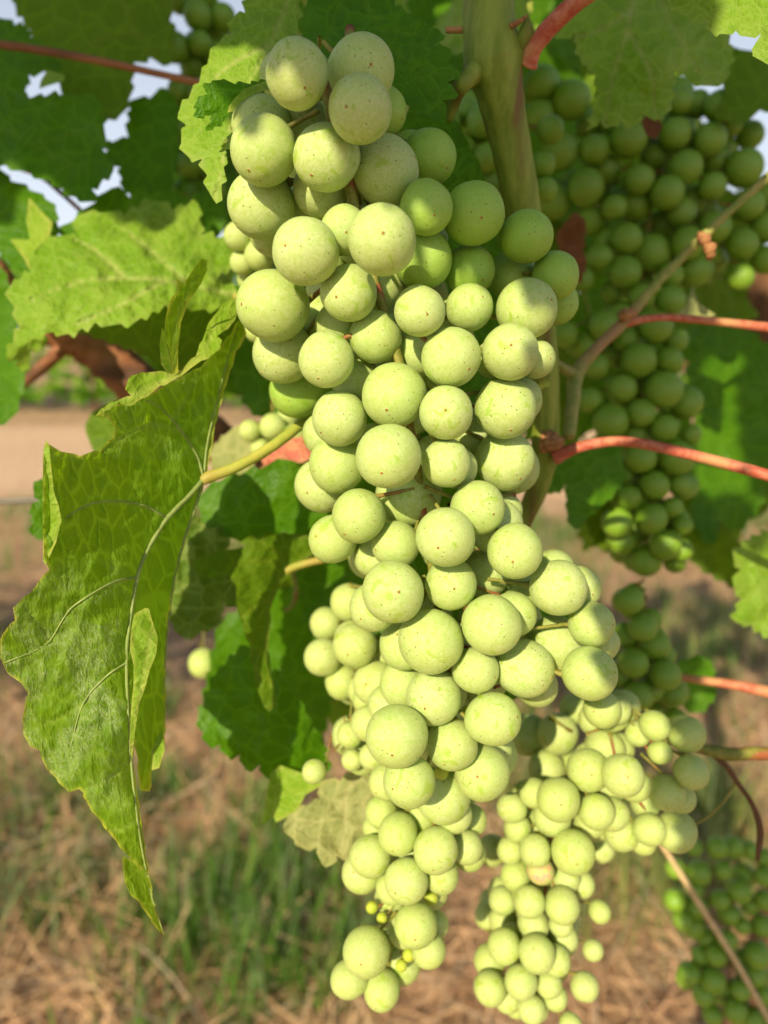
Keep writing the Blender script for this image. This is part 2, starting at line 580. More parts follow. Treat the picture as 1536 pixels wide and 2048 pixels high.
def cluster(name, label, grapes, bdepth, axis_px, meshes, fill=0, fill_push=0.012, fill_r=0.0065, cut=None, seed=1, squeeze=0.93,
            fill_spread=55, top=None, stem_th=16, blend=0.55, hang=None, rmean=55, rk=0.0, fill_hit=0.75):
    """a bunch: Empty > berries, rachis, pedicels"""
    rnd = random.Random(seed)
    placed = []
    res = place_clusters(grapes, bdepth, squeeze, placed, 9, rmean, rk)
    ax = catmull([(a[0], a[1]) for a in axis_px], 40)
    root_d = bdepth(ax[0][0], ax[0][1]) + 0.012
    # unseen inner berries and the bunch's far side
    extra = []
    for i in range(fill):
        for tr in range(12):
            p = ax[rnd.randrange(len(ax))]
            x = p[0] + rnd.gauss(0, fill_spread)
            y = p[1] + rnd.gauss(0, fill_spread * 0.6)
            if cut and not cut(x, y):
                continue
            # must stay behind something already seen
            hit = [g for g in grapes if (g[0] - x) ** 2 + (g[1] - y) ** 2 < (g[2] * fill_hit) ** 2]
            near = [g for g in grapes if (g[0] - x) ** 2 + (g[1] - y) ** 2 < (g[2] * 0.75) ** 2]
            if not near and len(hit) < 3:
                continue
            break
        else:
            continue
        d0 = bdepth(x, y) + fill_push
        extra.append((x, y, fill_r * FPX / d0 * rnd.uniform(0.8, 1.1)))
    res2 = place_clusters(extra, lambda x, y: bdepth(x, y) + fill_push, squeeze, placed)
    res2 = [r for r in res2 if -r[0][2] < bdepth(r[2][0], r[2][1]) + 0.055]
    allr = res + res2
    e = empty(name, cam2w(np.array([(ax[0][0] - 768) / FPX, (1024 - ax[0][1]) / FPX, -1.0]) * root_d), label, 'grapes')
    # rachis: runs behind the outer berries
    rp, rrad = [], []
    for i in range(0, 40, 4):
        d = bdepth(ax[i][0], ax[i][1]) + 0.014
        rp.append(W(ax[i][0], ax[i][1], d))
        rrad.append(stem_th * 0.5 * d / FPX * (1 - 0.6 * i / 40))
    me = tube_mesh('rachis', rp, rrad, M['stem'], seg=8, n=36, wob=0.35, seed=seed)
    link('rachis', me, e)
    rps = [np.array(p) for p in rp]
    for (P, rr, g) in allr:
        kind = g[3] if len(g) > 3 else None
        ms = BM[kind] if kind else meshes
        c = cam2w(P)
        o = bpy.data.objects.new('berry', ms[rnd.randrange(len(ms))])
        COL.objects.link(o)
        o.parent = e
        o.matrix_parent_inverse = Matrix.Translation(e.location).inverted()
        # nearest point of the rachis: the scar looks away from it
        j = min(range(len(rps)), key=lambda q: np.sum((rps[q] - np.array(c)) ** 2))
        a = Vector(rps[j]) + Vector((0, 0, 0.008))
        outw = (c - a).normalized()
        toc = (Vector((0, 0, CAM_H)) - c).normalized()
        dirv = (outw * (1 - blend) + toc * blend + Vector((rnd.gauss(0, 0.33), rnd.gauss(0, 0.2), rnd.gauss(-0.10, 0.30)))).normalized()
        q = (-dirv).to_track_quat('Z', 'Y')
        o.rotation_mode = 'QUATERNION'
        o.rotation_quaternion = q @ Euler((0, 0, rnd.uniform(0, 6.28))).to_quaternion()
        o.location = c
        s = rr * 0.985
        o.scale = (s * rnd.uniform(0.965, 1.025), s * rnd.uniform(0.97, 1.025), s * rnd.uniform(0.95, 1.02))
        if kind == 'pink':
            tag(o, 'grape blushing pink')
        # pedicel
        top_pt = c - dirv * rr * 0.97
        vec = top_pt - a
        if vec.length > 0.011:
            a = top_pt - vec.normalized() * 0.011
            vec = top_pt - a
        ln = vec.length
        if ln > 0.002:
            s_ = bpy.data.objects.new('pedicel', PEDICEL)
            COL.objects.link(s_)
            s_.parent = e
            s_.matrix_parent_inverse = Matrix.Translation(e.location).inverted()
            s_.rotation_mode = 'QUATERNION'
            s_.rotation_quaternion = vec.to_track_quat('Z', 'Y')
            s_.location = a
            s_.scale = (rr * 0.11, rr * 0.11, ln)
    if hang:
        pxtube('peduncle', hang, M['stem'], e, seg=10, wob=0.2)
    return e


# ------------------------------------------------------------------ leaves
def serrate(pts, tooth, amp, rnd, every=1):
    """densify a closed outline and give it the saw teeth of a vine leaf"""
    P = np.array(pts, float)
    n = len(P)
    Q = []
    area = 0.5 * np.sum(P[:, 0] * np.roll(P[:, 1], -1) - np.roll(P[:, 0], -1) * P[:, 1])
    sgn = 1 if area > 0 else -1
    for i in range(n):
        a, b = P[i], P[(i + 1) % n]
        ln = np.linalg.norm(b - a)
        k = max(1, int(round(ln / tooth)))
        nr = np.array([(b - a)[1], -(b - a)[0]]) / (ln + 1e-9) * sgn
        for j in range(k):
            t0 = j / k
            s = rnd.uniform(0.7, 1.2)
            Q.append(a + (b - a) * t0)
            if amp and ln > tooth * 0.6:
                for f, h in ((0.30, 0.35), (0.55, 0.75), (0.72, 1.0), (0.82, 0.75), (0.93, 0.15)):
                    Q.append(a + (b - a) * (t0 + f / k) + nr * amp * s * h)
    return np.array(Q)


def tps(ctrl):
    C = np.array(ctrl, float)
    X = C[:, :2] / 100.0
    z = C[:, 2]
    n = len(X)
    if n < 3:
        return lambda q: np.full(len(q), z.mean())

    def U(r2):
        return np.where(r2 > 1e-12, r2 * np.log(r2 + 1e-12), 0)
    K = U(((X[:, None] - X[None]) ** 2).sum(-1)) + np.eye(n) * 0.02
    Pm = np.hstack([np.ones((n, 1)), X])
    A = np.zeros((n + 3, n + 3))
    A[:n, :n] = K
    A[:n, n:] = Pm
    A[n:, :n] = Pm.T
    w = np.linalg.lstsq(A, np.concatenate([z, np.zeros(3)]), rcond=None)[0]

    def f(q):
        q = q / 100.0
        return U(((q[:, None] - X[None]) ** 2).sum(-1)) @ w[:n] + w[n] + q @ w[n + 1:]
    return f


def seg_dist(P, line):
    d = np.full(len(P), 1e9)
    tt = np.zeros(len(P))
    line = np.array(line, float)
    m = len(line) - 1
    for i in range(m):
        a, b = line[i], line[i + 1]
        ab = b - a
        t = np.clip(((P - a) @ ab) / (ab @ ab + 1e-9), 0, 1)
        q = np.linalg.norm(P - (a + t[:, None] * ab), axis=1)
        mk = q < d
        d[mk] = q[mk]
        tt[mk] = (i + t[mk]) / m
    return d, tt


LAST = {}


def lamina(name, outline, ctrl, mat, parent=None, tooth=30, amp=8, step=9, veins=(), vw=5, relief=0.0, rscale=60, seed=1,
           edge_w=6, fuzz_fn=None, curl=0.0, uvo=(0, 0), uvrot=0):
    """a leaf blade whose rim is given in photo pixels and whose depth is a smooth surface through ctrl (px, py, metres)"""
    rnd = random.Random(seed)
    O = serrate(outline, tooth, amp, rnd)
    lo, hi = O.min(0), O.max(0)
    xs = np.arange(lo[0], hi[0], step)
    ys = np.arange(lo[1], hi[1], step)
    G = np.stack(np.meshgrid(xs, ys), -1).reshape(-1, 2)
    G = G + RNG.uniform(-0.22, 0.22, G.shape) * step
    # inside test (vectorised ray cast)
    ins = np.zeros(len(G), bool)
    for i in range(len(O)):
        a, b = O[i], O[(i + 1) % len(O)]
        if a[1] == b[1]:
            continue
        c = ((a[1] > G[:, 1]) != (b[1] > G[:, 1]))
        xi = (b[0] - a[0]) * (G[:, 1] - a[1]) / (b[1] - a[1]) + a[0]
        ins ^= c & (G[:, 0] < xi)
    G = G[ins]
    d, _ = seg_dist(G, np.vstack([O, O[:1]])) if len(G) < 60000 else (np.full(len(G), 99), 0)
    G = G[d > step * 0.45]
    allp = np.vstack([O, G])
    vv, ee, ff, *_ = delaunay_2d_cdt([Vector(p) for p in allp], [], [list(range(len(O)))], 1, 1e-4)
    P = np.array([tuple(v) for v in vv])
    faces = [tuple(f) for f in ff]
    D = tps(ctrl)(P)
    ed, _ = seg_dist(P, np.vstack([O, O[:1]]))
    vein = np.zeros(len(P))
    for ln in veins:
        w0, w1 = (ln[0] if not isinstance(ln[0], tuple) else (vw, vw * 0.3))
        pts = catmull(ln[1:], 24) if len(ln) > 3 else np.array(ln[1:], float)
        dd, t = seg_dist(P, pts)
        w = w0 * (1 - t) + w1 * t
        vein = np.maximum(vein, np.exp(-(dd / np.maximum(w, 1)) ** 2))
    def rel(PP):
        q = np.array([noise.noise(Vector((p[0] / rscale, p[1] / rscale, seed * 3.1))) for p in PP])
        q2 = np.array([noise.noise(Vector((p[0] / rscale * 2.7, p[1] / rscale * 2.7, seed * 5.1))) for p in PP])
        return relief * (q + 0.4 * q2)
    LAST['f'] = lambda PP: tps(ctrl)(PP) + (rel(PP) if relief else 0)
    if relief:
        D = D + rel(P)
        D = D + relief * 0.55 * vein
    if curl:
        D = D + curl * np.exp(-(ed / 16.0) ** 2)
    V = Wn(P[:, 0], P[:, 1], D)
    me = mesh_from(name, V, faces, [mat])
    cr, sr = math.cos(uvrot), math.sin(uvrot)
    U = np.zeros((len(P), 3), np.float32)
    U[:, 0] = (P[:, 0] * cr - P[:, 1] * sr) / 1000 + uvo[0] + seed * 1.7
    U[:, 1] = (P[:, 0] * sr + P[:, 1] * cr) / 1000 + uvo[1]
    a = me.attributes.new('luv', 'FLOAT_VECTOR', 'POINT')
    a.data.foreach_set('vector', U.ravel())
    a = me.attributes.new('vein', 'FLOAT', 'POINT')
    a.data.foreach_set('value', vein.astype(np.float32))
    a = me.attributes.new('edge', 'FLOAT', 'POINT')
    a.data.foreach_set('value', np.exp(-(ed / edge_w) ** 2).astype(np.float32))
    fz = fuzz_fn(P) if fuzz_fn else np.zeros(len(P))
    a = me.attributes.new('fuzz', 'FLOAT', 'POINT')
    a.data.foreach_set('value', fz.astype(np.float32))
    return link(name, me, parent)


def leaf_thing(label, base, name='grape_leaf', group=None):
    return empty(name, W(*base), label, 'leaf', group)


# free leaf for the canopy: a whole blade in its own space (unit: petiole junction to tip = 1)
def free_leaf_mesh(seed, mat, petmat):
    rnd = random.Random(seed)
    keys = [(0, 1.0), (12, 0.86), (27, 0.60), (38, 0.72), (52, 0.90), (64, 0.78), (80, 0.50), (92, 0.58), (108, 0.66), (122, 0.56), (145, 0.47), (163, 0.40), (172, 0.22), (180, 0.05)]
    out = []
    n = 150
    for i in range(n):
        a = 360 * i / n
        s = a if a <= 180 else 360 - a
        for (a0, r0), (a1, r1) in zip(keys, keys[1:]):
            if a0 <= s <= a1:
                t = (s - a0) / (a1 - a0)
                t = t * t * (3 - 2 * t)
                r = r0 * (1 - t) + r1 * t
                break
        r *= 1 + 0.06 * noise.noise(Vector((a / 25.0, seed * 2.2, 0)))
        if s < 168:
            ph = (i % 5) / 5
            r *= 1 + 0.085 * (ph if ph < 0.75 else 0) - 0.02
        out.append((r * math.sin(rad(a)), r * math.cos(rad(a))))
    O = np.array(out)
    G = np.stack(np.meshgrid(np.arange(-1, 1, 0.055), np.arange(-0.8, 1.05, 0.055)), -1).reshape(-1, 2)
    ang = (np.degrees(np.arctan2(G[:, 0], G[:, 1])) % 360)
    rr = np.linalg.norm(G, axis=1)
    ro = np.interp(ang, np.arange(n) * 360 / n, np.linalg.norm(O, axis=1), period=360)
    G = G[rr < ro - 0.03]
    vv, ee, ff, *_ = delaunay_2d_cdt([Vector(p) for p in np.vstack([O, G])], [], [list(range(n))], 1, 1e-5)
    P = np.array([tuple(v) for v in vv])
    vein = np.zeros(len(P))
    for va, ln in ((0, 0.95), (52, 0.85), (-52, 0.85), (108, 0.6), (-108, 0.6)):
        e = np.array([math.sin(rad(va)), math.cos(rad(va))]) * ln
        dd, t = seg_dist(P, [(0, 0), tuple(e)])
        vein = np.maximum(vein, np.exp(-(dd / (0.022 * (1.2 - t))) ** 2))
        for k in range(1, 5):
            b0 = e * (k / 5.0)
            for sg in (-1, 1):
                a2 = rad(va + sg * 45)
                e2 = b0 + np.array([math.sin(a2), math.cos(a2)]) * 0.3 * (1 - k / 7)
                dd, t = seg_dist(P, [tuple(b0), tuple(e2)])
                vein = np.maximum(vein, 0.7 * np.exp(-(dd / 0.012) ** 2))
    r2 = (P ** 2).sum(1)
    ang = np.arctan2(P[:, 0], P[:, 1])
    z = -0.16 * r2 + 0.10 * np.cos(ang * 6.9) * r2 * 0.5 + rnd.uniform(-0.25, 0.1) * np.abs(P[:, 0])
    z += np.array([0.13 * noise.noise(Vector((p[0] * 2.2, p[1] * 2.2, seed))) + 0.05 * noise.noise(Vector((p[0] * 7, p[1] * 7, seed))) for p in P])
    z -= 0.018 * vein
    bendx = rnd.uniform(-0.3, 0.3)
    z += bendx * P[:, 1] ** 2 * 0.5
    V = [tuple((p[0], p[1], q)) for p, q in zip(P, z)]
    F = [tuple(f) for f in ff]
    mi = [0] * len(F)
    # petiole
    b0 = len(V)
    for i in range(6):
        t = i / 5
        c = Vector((0.06 * t * t, -0.9 * t, -0.25 * t * t - 0.005))
        for k in range(6):
            a = k * math.pi / 3
            V.append((c.x + 0.022 * math.cos(a), c.y, c.z + 0.022 * math.sin(a)))
    for i in range(5):
        for k in range(6):
            F.append((b0 + i * 6 + k, b0 + i * 6 + (k + 1) % 6, b0 + (i + 1) * 6 + (k + 1) % 6, b0 + (i + 1) * 6 + k))
            mi.append(1)
    me = mesh_from('free_leaf', V, F, [mat, petmat], midx=mi)
    nv = len(V)
    U = np.zeros((nv, 3), np.float32)
    U[:len(P), :2] = P * 0.32
    U[:, 0] += seed * 1.31
    me.attributes.new('luv', 'FLOAT_VECTOR', 'POINT').data.foreach_set('vector', U.ravel())
    vv_ = np.zeros(nv, np.float32)
    vv_[:len(P)] = vein
    me.attributes.new('vein', 'FLOAT', 'POINT').data.foreach_set('value', vv_)
    dd, _ = seg_dist(P, np.vstack([O, O[:1]]))
    vv_ = np.zeros(nv, np.float32)
    vv_[:len(P)] = np.exp(-(dd / 0.014) ** 2)
    me.attributes.new('edge', 'FLOAT', 'POINT').data.foreach_set('value', vv_)
    return me


# ================================================================== SETTING
def ground_h(x, y):
    h = 0.025 * noise.noise(Vector((x * 1.1, y * 1.1, 0))) + 0.012 * noise.noise(Vector((x * 4, y * 4, 3)))
    return h if y < 12 else h * 0.3


def make_ground():
    m, nt, out = new_mat('dry_grass_ground')
    b = NB(nt)
    pos = b.node('ShaderNodeNewGeometry').outputs['Position']
    n1 = b.noise(pos, 2.2, 5, 0.6)
    n2 = b.noise(b.vmath('MULTIPLY', pos, (1, 0.35, 1)), 26, 7, 0.72, 1.2)
    n3 = b.noise(pos, 90, 5, 0.7)
    col = b.mix(b.ramp(n2, 0.3, 0.7), (0.24, 0.135, 0.08), (0.70, 0.46, 0.27))
    col = b.mix(b.math('MULTIPLY', b.ramp(n3, 0.45, 0.7), 0.6), col, (0.55, 0.38, 0.24))
    col = b.mix(b.math('MULTIPLY', b.ramp(n1, 0.50, 0.68), 0.22), col, (0.12, 0.17, 0.035))
    sepx = b.node('ShaderNodeSeparateXYZ')
    b.put(sepx.inputs[0], pos)
    # a bare dry track between the vine rows
    tr = b.math('MULTIPLY', b.ramp(sepx.outputs[1], 3.9, 4.7), b.math('SUBTRACT', 1.0, b.ramp(sepx.outputs[1], 7.6, 8.6)))
    col = b.mix(b.math('MULTIPLY', tr, 0.85), col, b.mix(b.ramp(n2, 0.3, 0.7), (0.66, 0.43, 0.27), (0.80, 0.58, 0.38)))
    p = b.node('ShaderNodeBsdfPrincipled')
    b.put(p.inputs['Base Color'], col)
    p.inputs['Roughness'].default_value = 0.95
    p.inputs['Specular IOR Level'].default_value = 0.1
    b.put(p.inputs['Normal'], b.bump(b.math('ADD', n2, b.math('MULTIPLY', n3, 0.5)), 0.02, 0.8))
    nt.links.new(p.outputs[0], out.inputs[0])
    xs = np.concatenate([np.linspace(-300, -8, 9)[:-1], np.linspace(-8, -2.6, 19)[:-1], np.linspace(-2.6, 2.6, 88), np.linspace(2.6, 8, 19)[1:], np.linspace(8, 300, 9)[1:]])
    ys = np.concatenate([np.linspace(-60, -3, 6)[:-1], np.linspace(-3, 5, 120), np.linspace(5, 16, 34)[1:], np.linspace(16, 400, 10)[1:]])
    V = [(x, y, ground_h(x, y)) for y in ys for x in xs]
    nx = len(xs)
    F = [(j * nx + i, j * nx + i + 1, (j + 1) * nx + i + 1, (j + 1) * nx + i) for j in range(len(ys) - 1) for i in range(nx - 1)]
    tag(link('ground', mesh_from('ground', V, F, [m])), kind='structure')


make_ground()


def blades(name, n, spot, length, width, mats, flat, seed, segs=4):
    """many thin curved strips as one mesh; spot(rng) -> (x, y), flat: 0 upright .. 1 lying"""
    rng = random.Random(seed)
    V, F, MI = [], [], []
    for _ in range(n):
        x, y, sc_ = spot(rng)
        ln = length * rng.uniform(0.5, 1.3) * sc_
        w = width * rng.uniform(0.6, 1.3)
        az = rng.uniform(0, 6.283)
        lean = rng.uniform(0.0, 0.5) if not flat else rng.uniform(1.15, 1.56)
        bend = rng.uniform(0.2, 1.0) if not flat else rng.uniform(-0.35, 0.35)
        base = len(V)
        p = Vector((x, y, ground_h(x, y) + (rng.uniform(0, 0.035) if flat else -0.005)))
        side = Vector((-math.sin(az), math.cos(az), 0))
        if flat:
            side = (side * 0.8 + Vector((0, 0, rng.uniform(-0.6, 0.6)))).normalized()
        yaw = rng.uniform(-0.5, 0.5)
        for s in range(segs + 1):
            t = s / segs
            ww = w * (1 - t ** 2.2 * 0.95) if not flat else w * (1 - 0.3 * t)
            V.append(tuple(p - side * ww / 2))
            V.append(tuple(p + side * ww / 2))
            th = lean + bend * t
            a2 = az + yaw * t
            p = p + Vector((math.sin(th) * math.cos(a2), math.sin(th) * math.sin(a2), math.cos(th))) * (ln / segs)
            if flat and p.z < ground_h(p.x, p.y):
                p.z = ground_h(p.x, p.y) + 0.002
        k = rng.randrange(len(mats))
        for s in range(segs):
            F.append((base + 2 * s, base + 2 * s + 1, base + 2 * s + 3, base + 2 * s + 2))
            MI.append(k)
    return link(name, mesh_from(name, V, F, mats, midx=MI))


S1 = simple_mat('straw_tan', (0.66, 0.40, 0.21), (0.92, 0.63, 0.37), 14, 0.7, bump=0, trans=(0.5, 0.33, 0.18))
S2 = simple_mat('straw_brown', (0.30, 0.165, 0.09), (0.62, 0.38, 0.21), 14, 0.8, bump=0)
S3 = simple_mat('straw_pale', (0.60, 0.46, 0.32), (0.74, 0.60, 0.42), 14, 0.6, bump=0, trans=(0.5, 0.4, 0.25))
G1 = simple_mat('grass_green', (0.08, 0.19, 0.015), (0.15, 0.28, 0.035), 9, 0.5, bump=0, trans=(0.16, 0.36, 0.02))
G2 = simple_mat('grass_grey_green', (0.13, 0.20, 0.08), (0.24, 0.31, 0.12), 9, 0.55, bump=0, trans=(0.2, 0.3, 0.08))
G3 = simple_mat('grass_yellow_green', (0.26, 0.32, 0.07), (0.36, 0.40, 0.11), 9, 0.55, bump=0, trans=(0.34, 0.42, 0.08))


def spot_any(r):
    y = 0.55 + 4.2 * r.random() ** 1.7
    x = r.uniform(-1, 1) * (0.5 + y * 0.62)
    return x, y, 1.0


def make_tufts(seed, n, xr, yr, rr):
    r = random.Random(seed)
    T = [(r.uniform(*xr), r.uniform(*yr), r.uniform(*rr), r.uniform(0.6, 1.3)) for _ in range(n)]

    def f(q):
        t = T[q.randrange(len(T))]
        return t[0] + q.gauss(0, t[2]), t[1] + q.gauss(0, t[2]), t[3]
    return f


tag(blades('straw_litter', 19000, spot_any, 0.14, 0.0034, [S1, S1, S2, S2, S3], 1, 5), kind='stuff')
# dark green tuft left of the middle, paler grass to the right
tag(blades('grass', 900, make_tufts(3, 14, (-0.46, -0.02), (0.96, 1.2), (0.04, 0.08)), 0.125, 0.006, [G1, G1, G2], 0, 6), kind='stuff')
tag(blades('grass', 1500, make_tufts(4, 16, (-0.9, -0.2), (0.95, 2.2), (0.03, 0.08)), 0.12, 0.005, [G1, G2, G2], 0, 7), kind='stuff')
tag(blades('grass', 1500, make_tufts(14, 22, (0.25, 1.1), (1.0, 1.6), (0.02, 0.06)), 0.18, 0.0042, [G3, G3, G2], 0, 8), kind='stuff')
tag(blades('grass', 4200, make_tufts(5, 60, (0.1, 2.2), (1.7, 4.0), (0.04, 0.14)), 0.15, 0.006, [G2, G2, G1, G3], 0, 9), kind='stuff')
tag(blades('grass', 2600, make_tufts(6, 40, (-2.6, -0.4), (2.0, 4.3), (0.04, 0.14)), 0.14, 0.006, [G1, G2, G3], 0, 10), kind='stuff')

tag(blades('grass', 700, make_tufts(24, 26, (-1.1, 0.1), (0.85, 1.5), (0.01, 0.03)), 0.11, 0.0075, [G1, G3, G2], 0, 18), kind='stuff')
# ------------------------------------------------------------------ free leaves: canopy, far row
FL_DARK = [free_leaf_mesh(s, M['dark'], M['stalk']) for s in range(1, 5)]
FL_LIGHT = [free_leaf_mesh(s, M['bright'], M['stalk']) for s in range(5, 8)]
FL_OLIVE = [free_leaf_mesh(s, M['olive'], M['stalk']) for s in range(8, 11)]


def leaf_at(name, me, loc, normal, size, spin=0.0, droop=(0, 0, -1)):
    """tip hangs towards droop, face looks along normal"""
    n = Vector(normal).normalized()
    t = Vector(droop)
    t = (t - n * t.dot(n))
    t = t.normalized() if t.length > 1e-4 else n.orthogonal()
    t = Matrix.Rotation(spin, 3, n) @ t
    x = t.cross(n)
    R = Matrix((x, t, n)).transposed()
    o = bpy.data.objects.new(name, me)
    COL.objects.link(o)
    o.matrix_world = Matrix.Translation(loc) @ R.to_4x4() @ Matrix.Scale(size, 4)
    return o


def joined_leaves(name, items, mats_mesh):
    """items: (mesh, matrix) joined into one mesh (for masses nobody could count)"""
    Vs, Fs, MIs, UVs, VE, ED = [], [], [], [], [], []
    mats = []
    off = 0
    cache = {}
    for me, mw in items:
        if me.name not in cache:
            co = np.empty(len(me.vertices) * 3)
            me.vertices.foreach_get('co', co)
            lu = np.empty(len(me.vertices) * 3)
            me.attributes['luv'].data.foreach_get('vector', lu)
            ve = np.empty(len(me.vertices))
            me.attributes['vein'].data.foreach_get('value', ve)
            ed = np.empty(len(me.vertices))
            me.attributes['edge'].data.foreach_get('value', ed)
            f = [tuple(p.vertices) for p in me.polygons]
            mi = [p.material_index for p in me.polygons]
            cache[me.name] = (co.reshape(-1, 3), lu, ve, ed, f, mi, [m for m in me.materials])
        co, lu, ve, ed, f, mi, ms = cache[me.name]
        mm = np.array(mw)
        Vs.append(co @ mm[:3, :3].T + mm[:3, 3])
        for m in ms:
            if m not in mats:
                mats.append(m)
        idx = [mats.index(m) for m in ms]
        Fs += [tuple(a + off for a in q) for q in f]
        MIs += [idx[i] for i in mi]
        UVs.append(lu)
        VE.append(ve)
        ED.append(ed)
        off += len(co)
    me = mesh_from(name, np.vstack(Vs), Fs, mats, midx=MIs)
    me.attributes.new('luv', 'FLOAT_VECTOR', 'POINT').data.foreach_set('vector', np.concatenate(UVs).astype(np.float32))
    me.attributes.new('vein', 'FLOAT', 'POINT').data.foreach_set('value', np.concatenate(VE).astype(np.float32))
    me.attributes.new('edge', 'FLOAT', 'POINT').data.foreach_set('value', np.concatenate(ED).astype(np.float32))
    return me


def mat_for(loc, normal, size, spin):
    n = Vector(normal).normalized()
    t = Vector((0, 0, -1))
    t = (t - n * t.dot(n)).normalized()
    t = Matrix.Rotation(spin, 3, n) @ t
    x = t.cross(n)
    return Matrix.Translation(loc) @ Matrix((x, t, n)).transposed().to_4x4() @ Matrix.Scale(size, 4)


# light leaf meshes for the distance: a folded 10-gon is enough at 10 m
def small_leaf(seed, mat):
    r = random.Random(seed)
    V = [(0, 0, 0)]
    k = 10
    for i in range(k):
        a = 6.283 * i / k
        q = (1, 0.75, 0.9, 0.55, 0.6, 0.3, 0.6, 0.55, 0.9, 0.75)[i]
        V.append((q * math.sin(a), q * math.cos(a), r.uniform(-0.15, 0.15)))
    F = [(0, 1 + i, 1 + (i + 1) % k) for i in range(k)]
    me = mesh_from('far_leaf', V, F, [mat], smooth=False)
    nv = len(V)
    me.attributes.new('luv', 'FLOAT_VECTOR', 'POINT').data.foreach_set('vector', (np.array(V, np.float32) * 0.3).ravel())
    me.attributes.new('vein', 'FLOAT', 'POINT').data.foreach_set('value', np.zeros(nv, np.float32))
    me.attributes.new('edge', 'FLOAT', 'POINT').data.foreach_set('value', np.zeros(nv, np.float32))
    return me


SL = [small_leaf(1, M['dark']), small_leaf(2, M['bright']), small_leaf(3, M['dark']), small_leaf(4, M['olive'])]


def far_row():
    rng = random.Random(21)
    v = empty('vine_row', (0, 9.8, 0), 'dark green row of vines beyond the bare dry track', 'vines')
    items = []
    for _ in range(9000):
        x = rng.uniform(-9, 9)
        z = 0.15 + 1.75 * rng.random()
        y = 9.8 + rng.gauss(0, 0.33) * (1.2 - abs(z - 1) * 0.4)
        dens = noise.noise(Vector((x * 1.3, z * 1.7, 4))) > -0.28
        if not dens:
            continue
        n = Vector((rng.gauss(0, 0.6), -1 + rng.gauss(0, 0.5), rng.gauss(0.4, 0.5)))
        items.append((SL[rng.choice((0, 0, 2, 1, 3))], mat_for(Vector((x, y, z)), n, rng.uniform(0.06, 0.10), rng.uniform(-0.8, 0.8))))
    me = joined_leaves('foliage', items, None)
    f = link('foliage', me, v)
    f['kind'] = 'stuff'
    for i in range(12):
        x = -8.5 + i * 1.55 + rng.uniform(-0.1, 0.1)
        pts = [Vector((x, 9.8, -0.1)), Vector((x + 0.04, 9.82, 0.4)), Vector((x - 0.03, 9.8, 0.8)), Vector((x + 0.02, 9.8, 1.3))]
        link('trunk', tube_mesh('trunk', pts, [0.035, 0.03, 0.028, 0.02], M['dark_bark'], seg=8, n=10, wob=0.3, seed=i), v)


far_row()


def project(p):
    q = CR.transposed() @ (Vector(p) - Vector((0, 0, CAM_H)))
    if q.z > -0.02:
        return None
    return 768 + FPX * q.x / -q.z, 1024 - FPX * q.y / -q.z


# rest of the vine above and beside the picture, one mass of leaves; it throws the shade on the ground behind
HOLES = [(15, 15, 34), (35, 60, 20), (372, 68, 18), (297, 158, 50), (70, 158, 26), (225, 262, 40), (218, 300, 18), (228, 352, 26), (60, 360, 46), (120, 410, 52),
         (30, 335, 30), (160, 400, 30), (1475, 82, 36), (1510, 285, 38), (1392, 182, 16), (1452, 205, 18), (435, 5, 16), (100, 345, 30)]


def canopy():
    rng = random.Random(5)
    items = []
    for _ in range(1700):
        z = 0.98 + 0.40 * rng.random()
        x = rng.uniform(-2.6, 2.6)
        if rng.random() < (0.65 if x > 0.12 else 0.35):
            continue
        y = 0.62 + rng.gauss(0, 0.15)
        if y < 0.36:
            continue
        s = rng.uniform(0.045, 0.075)
        p = Vector((x, y, z))
        q = project(p)
        if q:
            R = 1.05 * s * FPX / max(y, 0.2)
            if any((q[0] - h[0]) ** 2 + (q[1] - h[1]) ** 2 < (R + h[2]) ** 2 for h in HOLES):
                continue
            if q[1] > 620 and -R < q[0] < 1536 + R:
                continue
            if q[1] + R > 700 and q[0] < 300 and q[0] > -150:
                continue
        n = Vector((rng.gauss(-0.2, 0.6), -1, rng.gauss(0.5, 0.5)))
        items.append((rng.choice(FL_DARK + FL_LIGHT[:1] + FL_OLIVE[:1]), mat_for(p, n, s, rng.uniform(-0.8, 0.8))))
    o = link('vine_foliage', joined_leaves('vine_foliage', items, None))
    tag(o, kind='stuff')


canopy()
# ================================================================== GRAPES
AX_MAIN = [(640, 150), (690, 300), (720, 480), (780, 650), (820, 850), (850, 1050), (880, 1250), (900, 1400), (880, 1560)]
SHOULDER = [(840, 300), (960, 440), (1040, 540), (1110, 620)]
AX3 = [(1020, 640), (1010, 820), (1010, 940), (1030, 1080)]
AX4 = [(1040, 1180), (1110, 1240), (1180, 1330)]


def axdist(x, y, ax):
    return float(seg_dist(np.array([[x, y]], float), ax)[0][0])


def d_main(x, y):
    d1 = 0.1600 + (y - 150) / 1450 * 0.022 + 6.5e-7 * max(0, axdist(x, y, AX_MAIN) - 25) ** 2
    d2 = 0.1850 + 6e-7 * axdist(x, y, SHOULDER) ** 2
    d3 = 0.1770 + 6e-7 * axdist(x, y, AX3) ** 2
    d4 = 0.1830 + 6e-7 * axdist(x, y, AX4) ** 2
    return min(d1, d2, d3, d4)


